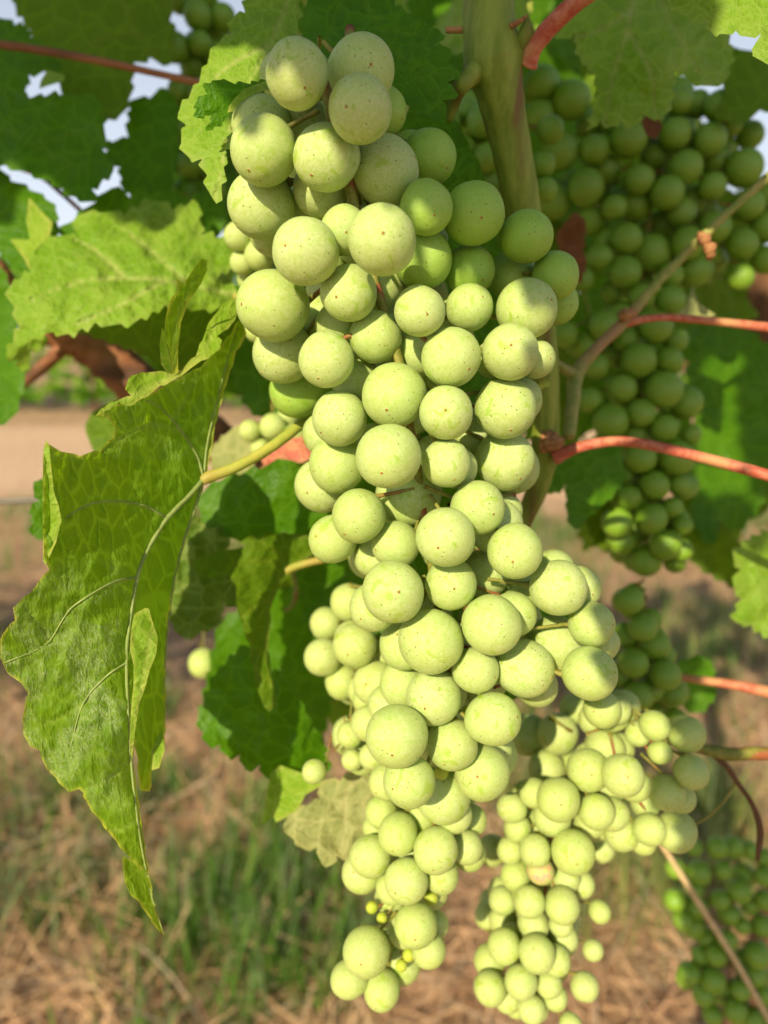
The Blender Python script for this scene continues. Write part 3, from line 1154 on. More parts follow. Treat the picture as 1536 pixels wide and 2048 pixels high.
MAIN = [
    (721, 218, 66), (594, 149, 65), (653, 315, 67), (528, 301, 68), (769, 341, 70), (612, 504, 67), (764, 481, 70),
    (653, 719, 57), (698, 586, 58), (546, 612, 73), (839, 622, 53), (939, 615, 48.5), (1020, 705, 58), (902, 714, 60), (751, 674, 53),
    (1053, 617, 61), (892, 826, 56), (777, 913, 68), (1010, 818, 62), (788, 790, 67), (679, 836, 57), (893, 926, 48),
    (891, 1075, 60), (955, 1015, 55), (717, 1031, 56), (791, 1089, 49), (1009, 921, 61), (984, 1249, 62), (902, 1168, 53),
    (786, 1184, 64), (862, 1282, 67), (951, 1340, 48), (867, 1393, 57), (904, 1489, 52), (794, 1472, 63), (1047, 1336, 60),
    (1116, 1175, 56), (1183, 1248, 46), (1179, 1347, 56), (965, 1545, 56), (818, 1563, 52), (1112, 1289, 58), (985, 1438, 55),
    (522, 250, 58), (722, 142, 67), (524, 410, 69), (645, 375, 58), (675, 930, 58), (643, 971, 55), (667, 1078, 50), (990, 1052, 58),
    (1030, 1102, 57), (970, 1147, 49), (748, 1213, 50), (817, 990, 65), (750, 1112, 44), (885, 1590, 57), (567, 707, 61),
    (852, 415, 54, 'green'), (948, 428, 63, 'green'), (845, 518, 60, 'green'), (1052, 474, 54, 'green'), (939, 541, 52, 'green'), (1110, 551, 49, 'green'), (1024, 553, 50, 'green'),
    (858, 314, 54, 'green'), (822, 322, 55, 'green'), (1072, 719, 40), (1112, 605, 45, 'green'), (766, 221, 48, 'green'), (597, 780, 57, 'green'), (835, 705, 50), (715, 768, 50),
    (1035, 800, 49), (1025, 935, 54), (913, 935, 42), (945, 870, 42), (648, 868, 45), (548, 462, 52), (1028, 1228, 46), (1040, 1240, 44),
    (808, 1290, 50), (805, 1367, 46), (775, 1410, 40), (985, 1500, 40), (1200, 1285, 39), (1160, 1175, 43), (1075, 1372, 42),
    (1008, 1022, 37), (1108, 1140, 42), (1050, 1180, 40), (990, 720, 40), (690, 460, 50), (760, 570, 48), (640, 640, 48), (690, 880, 42),
    (860, 1230, 45), (700, 330, 50), (600, 230, 50), (900, 640, 45), (840, 1040, 45),
    (936, 1424, 15, 'hi_tiny'), (883, 1545, 14, 'hi_tiny'),
]
cluster('grape_bunch', 'large sunlit bunch of pale green grapes hanging in the middle of the vine', MAIN, d_main, AX_MAIN, BM['hi'], fill=260,
        fill_push=0.016, seed=3, rmean=56, rk=0.00042, fill_hit=1.12, squeeze=0.995, stem_th=26, hang=[(700, 60, 0.20, 22), (690, 130, 0.185, 22), (660, 200, 0.180, 22), (680, 300, 0.178, 20)])

LOWL = [
    (831, 1851, 44), (733, 1903, 47), (813, 1761, 44), (741, 1712, 42), (871, 1701, 46), (796, 1667, 42), (699, 1958, 37), (764, 1979, 38),
    (724, 1745, 41), (763, 1625, 33), (840, 1635, 36), (910, 1630, 35), (932, 1695, 34), (882, 1752, 35), (944, 1641, 31), (938, 1708, 33),
    (785, 1775, 34), (858, 1900, 35), (803, 1925, 42), (868, 1850, 29), (775, 1562, 38), (752, 1655, 26), (830, 1700, 35), (870, 1640, 34),
    (744, 1815, 12, 'hi_tiny'), (764, 1836, 11, 'hi_tiny'), (818, 1910, 13, 'hi_tiny'), (803, 1931, 12, 'hi_tiny'), (862, 1796, 14, 'hi_tiny'),
]
AXL = [(850, 1560), (850, 1640), (835, 1720), (815, 1800), (780, 1900)]
cluster('grape_bunch', 'loose sunlit bunch hanging just below the tip of the large bunch, one shoulder trailing low', LOWL,
        lambda x, y: 0.205 + (y - 1600) * 2.2e-5 + 8e-7 * axdist(x, y, AXL) ** 2, AXL, BM['pale'], rmean=38, rk=0.0003, fill_hit=1.12, fill=60, seed=11, stem_th=12, fill_r=0.005, fill_spread=30)

LOWR = [
    (1117, 1599, 45), (1246, 1550, 43), (1176, 1540, 42), (1193, 1623, 36), (1146, 1704, 43), (1210, 1496, 39), (1373, 1468, 38), (1382, 1544, 35),
    (1334, 1586, 37), (1299, 1659, 33), (1353, 1663, 41), (1243, 1668, 34), (1070, 1701, 32), (1204, 1418, 39), (1309, 1452, 31),
    (1058, 1803, 32), (1124, 1811, 35), (1073, 1907, 37), (1067, 1848, 31), (1132, 1757, 28), (1030, 1751, 30), (1081, 1742, 27, 'pink'),
    (1105, 1634, 38), (1224, 1628, 34), (1085, 1643, 32), (1180, 1645, 33), (1042, 1963, 34), (980, 1976, 34), (1009, 1840, 30, None, 0.03), (1008, 1893, 34),
    (980, 1920, 33), (1063, 2018, 29), (1098, 1968, 27), (1112, 1920, 30), (1128, 1875, 27), (1122, 1850, 24), (1110, 1996, 25), (1016, 1996, 28),
    (1024, 1616, 30), (1068, 1585, 30), (1035, 1656, 28), (1116, 1467, 41, None, 0.036), (1094, 1538, 38, None, 0.036), (1058, 1470, 42, None, 0.036), (1150, 1418, 32, None, 0.036), (1276, 1468, 26),
    (1232, 1420, 30), (1362, 1596, 30), (1163, 1768, 27), (1169, 1973, 28), (1199, 1823, 22), (1186, 1900, 22), (1141, 2048, 22),
    (1285, 1682, 28), (1270, 1572, 32), (1202, 1697, 27, None, 0.045), (1020, 1700, 27), (984, 1700, 32, None, 0.045), (975, 1830, 27, None, 0.050), (1003, 1782, 28, None, 0.048), (985, 1805, 27, None, 0.052),
    (1290, 1605, 30), (1135, 1660, 30), (1060, 1650, 30), (1320, 1505, 24), (1100, 1855, 26),
]
AXR = [(1230, 1440), (1190, 1540), (1120, 1640), (1095, 1760), (1070, 1880), (1050, 2000)]
AXR2 = [(1230, 1560), (1300, 1560), (1350, 1580)]
cluster('grape_bunch', 'branching sunlit bunch at lower right with one pink berry and a long tail', LOWR,
        lambda x, y: 0.218 + (y - 1450) * 3.6e-5 + 8e-7 * min(axdist(x, y, AXR), axdist(x, y, AXR2)) ** 2, AXR, BM['pale'], rmean=33, rk=0.0003, fill_hit=1.12, fill=110, seed=12, stem_th=11,
        fill_r=0.005, fill_spread=32, hang=[(1560, 1505, 0.25, 26), (1440, 1506, 0.25, 25), (1340, 1480, 0.252, 18), (1240, 1470, 0.25, 14)])

MIDL = [
    (710, 1291, 45), (750, 1366, 45), (645, 1315, 39, None, 0.02), (652, 1247, 34, None, 0.03), (685, 1364, 36, None, 0.02), (698, 1205, 38, None, 0.02), (785, 1305, 38), (738, 1447, 38),
    (735, 1398, 32), (745, 1512, 28), (700, 1470, 27), (705, 1520, 22),
    (628, 1543, 24.5),
]
AXM = [(735, 1180), (725, 1280), (715, 1380), (700, 1460), (650, 1520)]
cluster('grape_bunch', 'half shaded bunch peeping out left of the large bunch, behind it', MIDL,
        lambda x, y: 0.222 + 8e-7 * axdist(x, y, AXM) ** 2, AXM, BM['pale'], fill=14, seed=13, stem_th=12, fill_r=0.0055, fill_spread=22)

UPR = [
    (1143, 200, 38), (1085, 168, 35), (1080, 232, 31), (1122, 305, 36), (1188, 300, 30), (1257, 278, 38), (1351, 268, 32), (1419, 280, 35),
    (1371, 335, 34), (1425, 373, 28), (1488, 337, 38), (1278, 360, 30), (1334, 385, 34), (1172, 375, 38), (1268, 410, 32), (1362, 425, 31),
    (1385, 400, 28), (1440, 213, 33), (1395, 208, 27), (1360, 203, 26), (1228, 415, 26), (1253, 478, 31), (1300, 506, 39), (1198, 515, 27),
    (1250, 545, 32), (1375, 487, 34), (1430, 455, 32), (1484, 489, 32), (1497, 410, 31), (1532, 455, 30), (1532, 520, 28), (1480, 555, 28),
    (1390, 540, 36), (1283, 595, 28), (1224, 583, 23), (1340, 600, 30), (1108, 405, 34), (1210, 340, 30), (1310, 310, 30), (1230, 240, 32),
    (1430, 320, 28), (1535, 390, 28), (1460, 250, 26), (1180, 440, 30), (1330, 450, 30), (1420, 505, 26), (1300, 240, 28), (1165, 560, 24),
    (1240, 630, 24), (1180, 250, 30), (1340, 550, 26), (1215, 480, 25), (1410, 420, 26), (1450, 300, 26), (1320, 345, 26), (1500, 270, 28),
]
AXU = [(1300, 180), (1300, 300), (1300, 420), (1290, 520), (1280, 600)]
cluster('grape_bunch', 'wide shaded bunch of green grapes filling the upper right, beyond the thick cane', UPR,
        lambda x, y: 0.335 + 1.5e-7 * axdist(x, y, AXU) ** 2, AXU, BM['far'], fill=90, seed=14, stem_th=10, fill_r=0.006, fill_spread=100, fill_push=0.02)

MIDR = [
    (1277, 721, 36), (1326, 779, 39), (1337, 720, 27), (1221, 843, 36), (1245, 777, 29), (1281, 826, 30), (1329, 856, 29), (1372, 805, 34),
    (1382, 868, 21), (1282, 915, 33), (1352, 915, 37), (1245, 948, 26), (1309, 970, 31), (1360, 970, 21), (1258, 995, 25), (1303, 1037, 33),
    (1345, 1015, 22), (1235, 1045, 32), (1243, 1080, 31), (1331, 1090, 31), (1362, 1100, 24), (1291, 1122, 33), (1350, 1125, 22), (1312, 655, 33),
    (1253, 680, 27), (1208, 652, 30), (1192, 732, 27), (1130, 668, 28), (1205, 905, 28), (1210, 980, 28), (1170, 690, 26), (1230, 710, 26), (1365, 1050, 20),
    (1350, 680, 26), (1270, 870, 28), (1320, 930, 26), (1300, 770, 28), (1180, 800, 26), (1275, 1060, 28),
]
AXMR = [(1260, 640), (1290, 760), (1295, 880), (1300, 1000), (1300, 1110)]
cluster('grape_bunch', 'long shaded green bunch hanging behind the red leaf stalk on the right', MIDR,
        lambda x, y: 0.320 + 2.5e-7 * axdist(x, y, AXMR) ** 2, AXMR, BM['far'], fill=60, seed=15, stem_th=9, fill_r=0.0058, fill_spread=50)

LOWM = [
    (1258, 1202, 30), (1285, 1255, 30), (1308, 1290, 33), (1267, 1325, 31), (1330, 1350, 32), (1276, 1393, 31), (1300, 1378, 28), (1345, 1388, 28),
    (1240, 1405, 28), (1320, 1422, 28), (1352, 1440, 24), (1250, 1270, 26), (1290, 1340, 28), (1240, 1350, 26), (1215, 1380, 28), (1330, 1310, 22),
]
AXLM = [(1290, 1190), (1285, 1270), (1290, 1350), (1300, 1430)]
cluster('grape_bunch', 'small shaded green bunch between the large bunch and the low red stalk', LOWM,
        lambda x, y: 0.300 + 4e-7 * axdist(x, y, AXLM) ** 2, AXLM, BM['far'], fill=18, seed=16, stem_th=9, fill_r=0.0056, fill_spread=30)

CORN = [
    (1434, 1695, 22), (1465, 1693, 22), (1388, 1694, 17), (1350, 1736, 20), (1398, 1745, 25), (1349, 1800, 22), (1365, 1840, 20), (1393, 1812, 24),
    (1387, 1852, 24), (1415, 1876, 20), (1479, 1782, 24), (1486, 1749, 22), (1455, 1880, 20), (1527, 1852, 22), (1514, 1911, 26), (1378, 1946, 23),
    (1426, 1961, 25), (1407, 1990, 22), (1470, 2022, 23), (1510, 1950, 22), (1485, 1852, 16), (1446, 1740, 18), (1433, 1911, 20), (1529, 1753, 20),
    (1505, 2038, 22), (1440, 1800, 20), (1530, 1800, 20), (1460, 1830, 18), (1480, 1920, 20), (1425, 2030, 20), (1530, 1990, 20), (1480, 1980, 20),
    (1500, 1810, 18), (1450, 1980, 20), (1390, 1780, 17), (1400, 1910, 18), (1540, 2040, 22), (1500, 1700, 18), (1530, 1715, 18),
]
AXC = [(1490, 1640), (1470, 1740), (1460, 1850), (1460, 1960), (1470, 2040)]
cluster('grape_bunch', 'blurred shaded bunch in the lower right corner behind the dry straw', CORN,
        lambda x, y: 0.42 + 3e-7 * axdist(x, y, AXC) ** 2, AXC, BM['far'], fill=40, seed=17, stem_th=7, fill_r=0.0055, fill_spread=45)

UPL = [
    (350, 95, 30), (395, 30, 29), (445, 35, 27), (400, 87, 24), (385, 130, 26), (430, 110, 26), (320, 330, 28), (380, 330, 26), (330, 380, 25), (375, 387, 28),
    (360, 262, 26), (400, 190, 26), (360, 180, 24), (395, 240, 24), (350, 320, 26), (410, 340, 26), (345, 300, 22), (420, 60, 26), (415, 280, 24), (400, 410, 26),
    (440, 70, 24), (360, 0, 26), (410, -10, 28), (355, 220, 24), (430, 380, 24), (440, 160, 25),
]
AXUL = [(400, 0), (395, 120), (385, 240), (370, 390)]
cluster('grape_bunch', 'dark blurred bunch at upper left behind the wire and the sunlit leaf edge', UPL,
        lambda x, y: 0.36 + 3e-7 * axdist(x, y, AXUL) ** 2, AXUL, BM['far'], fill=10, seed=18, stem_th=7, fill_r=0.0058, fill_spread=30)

CAN = [
    (965, 247, 35), (975, 315, 30), (980, 368, 32), (925, 300, 28), (935, 225, 28), (1085, 330, 26), (915, 365, 28), (1100, 260, 28), (940, 340, 26),
    (1090, 380, 26), (900, 250, 24), (1010, 300, 30), (1020, 230, 28), (1030, 380, 28),
]
AXCA = [(990, 190), (985, 260), (980, 340), (985, 400)]
cluster('grape_bunch', 'small shaded bunch directly behind the thick green cane', CAN,
        lambda x, y: 0.275 + 4e-7 * axdist(x, y, AXCA) ** 2, AXCA, BM['far'], fill=10, seed=19, stem_th=7, fill_r=0.0055, fill_spread=40)

LFT = [(520, 510, 32), (477, 472, 30), (485, 525, 26), (500, 560, 26), (515, 660, 26), (500, 430, 26), (540, 560, 28), (520, 605, 28)]
AXLF = [(510, 430), (510, 540), (515, 650)]
cluster('grape_bunch', 'few blurred pale berries showing between the light leaf and the large bunch', LFT,
        lambda x, y: 0.245 + 4e-7 * axdist(x, y, AXLF) ** 2, AXLF, BM['pale'], fill=0, seed=20, stem_th=6)

KB = [(546, 853, 27), (500, 862, 22), (560, 890, 24), (520, 895, 20), (590, 868, 22), (575, 835, 22)]
cluster('grape_bunch', 'yellowish berries above the reddened leaf behind the leaf stalk', KB,
        lambda x, y: 0.29, [(545, 800), (545, 840), (545, 890)], BM['pale'], fill=0, seed=22, stem_th=5)
MB_ = [(407, 1327, 31), (430, 1290, 24)]
cluster('grape_bunch', 'single blurred pale berry low on the left between the dark leaves', MB_[:1],
        lambda x, y: 0.36, [(407, 1240), (407, 1280), (405, 1320)], BM['pale'], fill=0, seed=23, stem_th=4)
# ================================================================== CANES, STALKS, WIRES
e = empty('grapevine_cane', W(985, 130, 0.205), 'thick ribbed green cane with a swollen node, right of the large bunch', 'vine cane')
pxtube('cane', [(1000, -260, 0.200, 108), (985, -60, 0.202, 104), (978, 20, 0.203, 100), (982, 85, 0.203, 108), (988, 130, 0.204, 122), (998, 175, 0.206, 96), (1015, 260, 0.211, 80), (1035, 360, 0.217, 74),
                (1058, 500, 0.226, 66), (1078, 640, 0.234, 62), (1088, 760, 0.240, 58), (1090, 870, 0.246, 54), (1080, 960, 0.252, 44), (1040, 1060, 0.26, 34), (1000, 1180, 0.275, 28)],
       M['cane'], e, seg=28, n=120, ridge=0.032, ridges=7, wob=0.05, seed=2)
pxtube('bud', [(1040, 110, 0.203, 40), (1052, 70, 0.199, 34), (1054, 32, 0.197, 8)], M['cane'], e, seg=10)
pxtube('bud_scale', [(1022, 52, 0.1975, 12), (1040, 42, 0.1955, 10), (1054, 30, 0.1955, 4)], M['dry'], e, seg=6)
pxtube('spur', [(985, 120, 0.203, 62), (948, 148, 0.201, 44), (925, 168, 0.199, 34), (912, 200, 0.203, 22), (895, 240, 0.207, 20)], M['cane'], e, seg=14, wob=0.2)
pxtube('spur', [(1090, 880, 0.243, 50), (1112, 884, 0.2405, 36), (1128, 880, 0.2400, 12)], M['dry'], e, seg=10, wob=0.3)
pxtube('side_stalk', [(965, 60, 0.204, 18), (930, 60, 0.205, 14), (892, 60, 0.205, 12)], M['red'], e, seg=8)


def stalk(label, pp, mat=None, name='leaf_stalk', cat='stalk', **kw):
    o = pxtube(name, pp, mat or M['red'], None, seg=14, n=60, wob=0.06, **kw)
    tag(o, label, cat)
    return o


stalk('thick red leaf stalk rising from the node at the top of the cane', [(1052, 125, 0.203, 50), (1068, 95, 0.200, 36), (1095, 60, 0.197, 36), (1135, 20, 0.193, 36), (1180, -15, 0.189, 36), (1300, -90, 0.18, 36)])
stalk('long red leaf stalk arching right from the lower node, far half in sun', [(1108, 915, 0.243, 32), (1150, 897, 0.240, 23), (1210, 884, 0.237, 21), (1270, 885, 0.234, 21), (1350, 902, 0.230, 22), (1450, 927, 0.226, 23), (1540, 952, 0.222, 24), (1700, 1000, 0.215, 28)])
stalk('thin pinkish stalk running right from the middle joint of the side shoot', [(1252, 646, 0.262, 20), (1290, 638, 0.262, 15), (1340, 635, 0.262, 15), (1430, 643, 0.262, 16), (1545, 656, 0.262, 19), (1650, 670, 0.262, 20)])
stalk('red stalk low on the right edge behind the small bunch', [(1340, 1352, 0.31, 14), (1400, 1360, 0.305, 16), (1470, 1370, 0.30, 20), (1545, 1386, 0.295, 24), (1650, 1410, 0.29, 24)])
e = empty('side_shoot', W(1150, 745, 0.262), 'slender green side shoot zigzagging up to the right edge', 'shoot')
pxtube('shoot', [(1138, 875, 0.25, 26), (1146, 800, 0.256, 27), (1155, 745, 0.262, 30), (1195, 695, 0.262, 24), (1250, 642, 0.262, 24), (1320, 560, 0.262, 19), (1400, 478, 0.262, 19)], M['lateral'], e, seg=12, n=70, wob=0.08)
pxtube('shoot', [(1398, 482, 0.262, 22), (1440, 440, 0.260, 17), (1490, 395, 0.258, 16), (1545, 345, 0.256, 18), (1640, 250, 0.25, 18)], M['lateral'], e, seg=12, n=50, wob=0.08, seed=3)
pxtube('node', [(1240, 632, 0.261, 10), (1254, 630, 0.258, 26), (1272, 622, 0.260, 10)], M['dry'], e, seg=10, wob=0.4)
pxtube('node', [(1398, 468, 0.260, 12), (1410, 480, 0.257, 24), (1418, 490, 0.259, 8)], M['dry'], e, seg=10, wob=0.4)
pxtube('dried_scale', [(1410, 486, 0.258, 8), (1420, 500, 0.256, 24), (1418, 520, 0.258, 8)], M['dry'], e, seg=8, wob=0.6, seed=5)
pxtube('twig', [(1155, 750, 0.261, 22), (1135, 742, 0.259, 22), (1110, 722, 0.258, 14), (1085, 705, 0.258, 13)], M['lateral'], e, seg=10, wob=0.2)
stalk('brown curling tendril below the shaded stalk at lower right', [(1430, 1512, 0.25, 12), (1455, 1535, 0.25, 11), (1475, 1565, 0.25, 10), (1505, 1610, 0.25, 10), (1520, 1660, 0.25, 13), (1515, 1720, 0.25, 9)], M['dark_bark'], 'tendril', 'tendril')
stalk('fine curved tendril tip right of the lower right bunch', [(1472, 1565, 0.251, 6), (1450, 1600, 0.252, 5), (1420, 1630, 0.253, 5), (1392, 1648, 0.255, 5)], M['lateral'], 'tendril', 'tendril')
stalk('loop of dark tendril behind the bunch left of the middle', [(585, 1140, 0.27, 10), (592, 1180, 0.27, 10), (585, 1210, 0.27, 9), (570, 1222, 0.27, 8)], M['stem'], 'tendril', 'tendril')
stalk('dry straw leaning across the lower right corner', [(1318, 1680, 0.40, 10), (1400, 1810, 0.41, 12), (1470, 1920, 0.415, 11), (1550, 2060, 0.42, 12), (1620, 2180, 0.425, 12)], M['straw'], 'straw_stalk', 'straw')

stalk('dark twig crossing the long sky gap at the left', [(20, 330, 0.33, 9), (80, 352, 0.33, 10), (120, 384, 0.33, 10), (165, 425, 0.33, 9), (200, 460, 0.33, 8)], M['brown'], 'twig', 'twig')
e = empty('old_cane', W(240, 720, 0.36), 'old brown woody cane slanting down behind the light leaf on the left', 'vine cane')
pxtube('cane', [(60, 640, 0.35, 70), (150, 672, 0.36, 84), (210, 710, 0.365, 88), (300, 790, 0.37, 92), (430, 880, 0.38, 86), (520, 960, 0.39, 76), (640, 1070, 0.40, 66), (800, 1300, 0.42, 60)], M['brown'], e, seg=18, n=90, wob=0.18, seed=4)
pxtube('branch', [(150, 672, 0.355, 28), (110, 712, 0.355, 26), (60, 755, 0.355, 22), (25, 790, 0.355, 14)], M['brown'], e, seg=10, wob=0.15)
stalk('thin brown cane crossing the dark leaves at upper left', [(-40, 84, 0.30, 16), (80, 100, 0.30, 16), (200, 122, 0.30, 15), (300, 144, 0.302, 14), (410, 168, 0.305, 14), (520, 190, 0.31, 14)], M['brown'], 'thin_cane', 'vine cane')
stalk('sunlit end of brown bark at the left edge', [(-60, 500, 0.34, 60), (-10, 545, 0.34, 56), (22, 580, 0.345, 40)], M['brown'], 'old_cane', 'vine cane')
stalk('straight dark trellis wire at the left edge behind the hero leaf'.replace('the hero leaf', 'the big hanging leaf'), [(-120, 1003, 0.42, 13), (0, 1003, 0.42, 13), (120, 997, 0.42, 13), (320, 985, 0.42, 13)], M['wire'], 'trellis_wire', 'wire')
e = empty('old_vine', W(1520, 1000, 0.62), 'brown gnarled vine trunk in shade at the right edge', 'vine trunk')
_pts = [W(1500, 520, 0.60), W(1525, 640, 0.61), W(1528, 760, 0.62), W(1522, 850, 0.62), W(1565, 950, 0.62), W(1680, 1100, 0.63)]
_b = _pts[-1]
_pts += [Vector((_b.x + 0.02, _b.y, 0.6)), Vector((_b.x + 0.0, _b.y + 0.02, 0.3)), Vector((_b.x, _b.y, -0.05))]
link('trunk', tube_mesh('trunk', _pts, [0.013, 0.017, 0.019, 0.021, 0.020, 0.022, 0.024, 0.027, 0.032], M['dark_bark'], seg=20, n=110, ridge=0.05, ridges=5, wob=0.35, seed=8), e)
link('arm', tube_mesh('arm', [W(1525, 640, 0.61), W(1450, 560, 0.60), W(1330, 470, 0.60), W(1200, 430, 0.60), W(1130, 440, 0.60)], [0.012, 0.011, 0.010, 0.009, 0.008], M['brown'], seg=12, n=50, wob=0.3, seed=9), e)

# ================================================================== LEAVES
J = (407, 957)
hero = leaf_thing('large hanging leaf at left, veined green underside, rolled rims, long pointed tip', (407, 957, 0.204), 'grape_leaf')
hctrl = [(407, 957, 0.204), (375, 1060, 0.202), (345, 1170, 0.201), (330, 1300, 0.201), (327, 1450, 0.201), (290, 1580, 0.196),
         (335, 1035, 0.1940), (275, 1150, 0.1850), (254, 1310, 0.1825), (258, 1450, 0.1830), (272, 1600, 0.185), (300, 1780, 0.188), (328, 1870, 0.190),
         (240, 1003, 0.1790), (180, 1008, 0.1700), (130, 1035, 0.1635), (92, 880, 0.158), (95, 1140, 0.163), (200, 905, 0.172),
         (150, 1210, 0.1700), (60, 1200, 0.163), (5, 1290, 0.1665), (90, 1290, 0.1715), (60, 1380, 0.1735), (55, 1470, 0.1765), (140, 1400, 0.1775), (210, 1355, 0.1800),
         (130, 1560, 0.179), (200, 1640, 0.182), (250, 1710, 0.185), (345, 840, 0.193), (300, 800, 0.185), (220, 840, 0.174), (440, 780, 0.204), (475, 650, 0.208), (400, 740, 0.196)]
hveins = [((10, 4), J, (370, 1000), (335, 1035), (300, 1090), (275, 1150), (262, 1230), (253, 1310), (256, 1420), (262, 1520), (275, 1640), (300, 1780), (328, 1868)),
          ((6, 3), J, (392, 1010), (372, 1070), (350, 1150), (333, 1280), (326, 1450)),
          ((5, 3), J, (395, 915), (372, 875), (345, 840), (320, 815), (290, 800)),
          ((4, 2), J, (416, 880), (440, 780), (455, 720), (475, 655)),
          ((4, 3), (333, 1036), (290, 1012), (240, 1003), (180, 1008), (128, 1037)),
          ((4, 3), (275, 1155), (225, 1165), (150, 1210), (125, 1240), (90, 1290), (10, 1325)),
          ((4, 3), (253, 1325), (210, 1355), (165, 1410), (140, 1500)),
          ((3, 2), (345, 840), (375, 790), (400, 740)), ((3, 2), (362, 862), (300, 850), (235, 880), (200, 905)), ((3, 2), (420, 860), (455, 800), (470, 730)),
          ((3, 2), (100, 1280), (60, 1230), (40, 1210)), ((3, 2), (180, 1400), (110, 1440), (60, 1460)), ((3, 2), (262, 1520), (210, 1560), (150, 1590)), ((3, 2), (275, 1640), (240, 1660), (215, 1662))]
hout = [(410, 958), (400, 990), (376, 1060), (352, 1150), (338, 1230), (330, 1320), (331, 1400), (329, 1470), (327, 1500), (318, 1536), (303, 1541), (299, 1583), (280, 1581), (276, 1518), (268, 1480),
        (265, 1520), (273, 1580), (284, 1660), (297, 1750), (311, 1820), (329, 1871), (318, 1862), (300, 1836), (278, 1803), (262, 1792), (248, 1752), (247, 1712), (272, 1726), (281, 1737), (266, 1722),
        (232, 1682), (202, 1642), (178, 1612), (166, 1585), (158, 1578), (138, 1584), (112, 1556), (90, 1532), (80, 1502), (60, 1492), (46, 1462), (48, 1422), (56, 1386), (42, 1366), (12, 1342), (0, 1305), (4, 1270),
        (30, 1241), (26, 1216), (60, 1186), (98, 1140), (88, 1100), (88, 1040), (86, 960), (89, 900), (92, 882), (99, 889), (122, 903), (160, 912), (200, 901), (225, 876), (230, 856), (216, 836), (192, 830),
        (205, 818), (240, 808), (300, 788), (355, 758), (400, 735), (440, 695), (462, 668), (478, 640), (488, 650), (493, 668), (472, 702), (448, 780), (430, 850), (420, 905)]
hfz = lambda P: np.clip(1 - np.abs(P[:, 1] - 1380) / 260, 0, 1) ** 0.5 * np.clip((290 - P[:, 0]) / 60, 0, 1) + 0.25 * (P[:, 1] < 920)  # hair mask, strongest lower left where grazing sun is painted in
bl = lamina('blade', hout, hctrl, M['hero'], hero, tooth=46, amp=2.5, step=6, veins=hveins, relief=0.0016, rscale=38, seed=2, edge_w=3.2, fuzz_fn=hfz, uvrot=0.12)
LASTH = LAST['f']
# raised ribs of the underside
for v in hveins[:7]:
    pts = catmull(v[1:], 16)
    dd = LASTH(pts)
    w0, w1 = v[0]
    me = tube_mesh('vein', [W(p[0], p[1], d + 0.00025) for p, d in zip(pts, dd)], [(w0 * (1 - i / 15) + w1 * 0.6 * i / 15) * 0.62 * d / FPX for i, d in enumerate(dd)],
                   simple_mat('leaf_rib', (0.20, 0.27, 0.07), (0.28, 0.35, 0.10), 300, 0.6, sss=0.2) if 'rib' not in M else M['rib'], seg=7, n=40, wob=0.12)
    M['rib'] = me.materials[0]
    link('vein', me, hero)
pxtube('petiole', [(404, 962, 0.2035, 20), (420, 953, 0.204, 24), (470, 935, 0.206, 21), (520, 908, 0.210, 22), (565, 878, 0.214, 22), (610, 842, 0.219, 22), (690, 780, 0.23, 22)], M['stalk'], hero, seg=12, n=50, wob=0.08)
lamina('rolled_rim', [(92, 880), (98, 890), (103, 940), (108, 985), (117, 1010), (123, 1042), (112, 1085), (92, 1128), (99, 1140), (86, 1122), (86, 1040), (85, 960), (87, 900)],
       [(92, 880, 0.157), (108, 985, 0.1590), (123, 1042, 0.1605), (92, 1128, 0.1615), (86, 960, 0.1585), (86, 1060, 0.1610)], M['flap'], hero, amp=0, step=6, edge_w=4, seed=3)
lamina('rolled_rim', [(190, 834), (207, 815), (230, 803), (262, 792), (250, 778), (262, 752), (292, 745), (335, 745), (362, 742), (392, 712), (405, 680), (425, 635), (455, 602), (476, 600), (470, 640), (448, 662), (434, 672),
                      (444, 680), (440, 698), (402, 722), (385, 734), (352, 757), (320, 772), (282, 798), (254, 812), (236, 806), (210, 822)],
       [(200, 828, 0.1705), (262, 770, 0.178), (262, 805, 0.1770), (350, 745, 0.188), (350, 758, 0.1865), (430, 650, 0.199), (440, 695, 0.1965), (470, 605, 0.204), (470, 640, 0.203)],
       M['flap'], hero, tooth=40, amp=3, step=7, edge_w=5, relief=0.0008, rscale=40, seed=4, veins=[((3, 2), (240, 800), (320, 765), (400, 715), (430, 650))])
lamina('folded_lobe', [(347, 748), (356, 746), (356, 700), (362, 645), (378, 602), (402, 568), (414, 540), (414, 520), (404, 517), (392, 530), (368, 567), (352, 556), (356, 580), (340, 600), (330, 640), (328, 680), (336, 690), (342, 720)],
       [(350, 745, 0.1865), (332, 650, 0.183), (362, 640, 0.1875), (410, 520, 0.186), (355, 560, 0.182)], M['hero'], hero, amp=0, step=5, edge_w=4, seed=5, relief=0.0005, rscale=30, veins=[((3, 1), (350, 745), (352, 650), (372, 590), (410, 525))])
lamina('folded_lobe', [(346, 748), (333, 745), (322, 728), (319, 690), (324, 655), (330, 665), (334, 690), (342, 722)],
       [(345, 745, 0.1860), (320, 700, 0.181), (330, 660, 0.1818)], M['flap'], hero, amp=0, step=5, edge_w=3, seed=6)
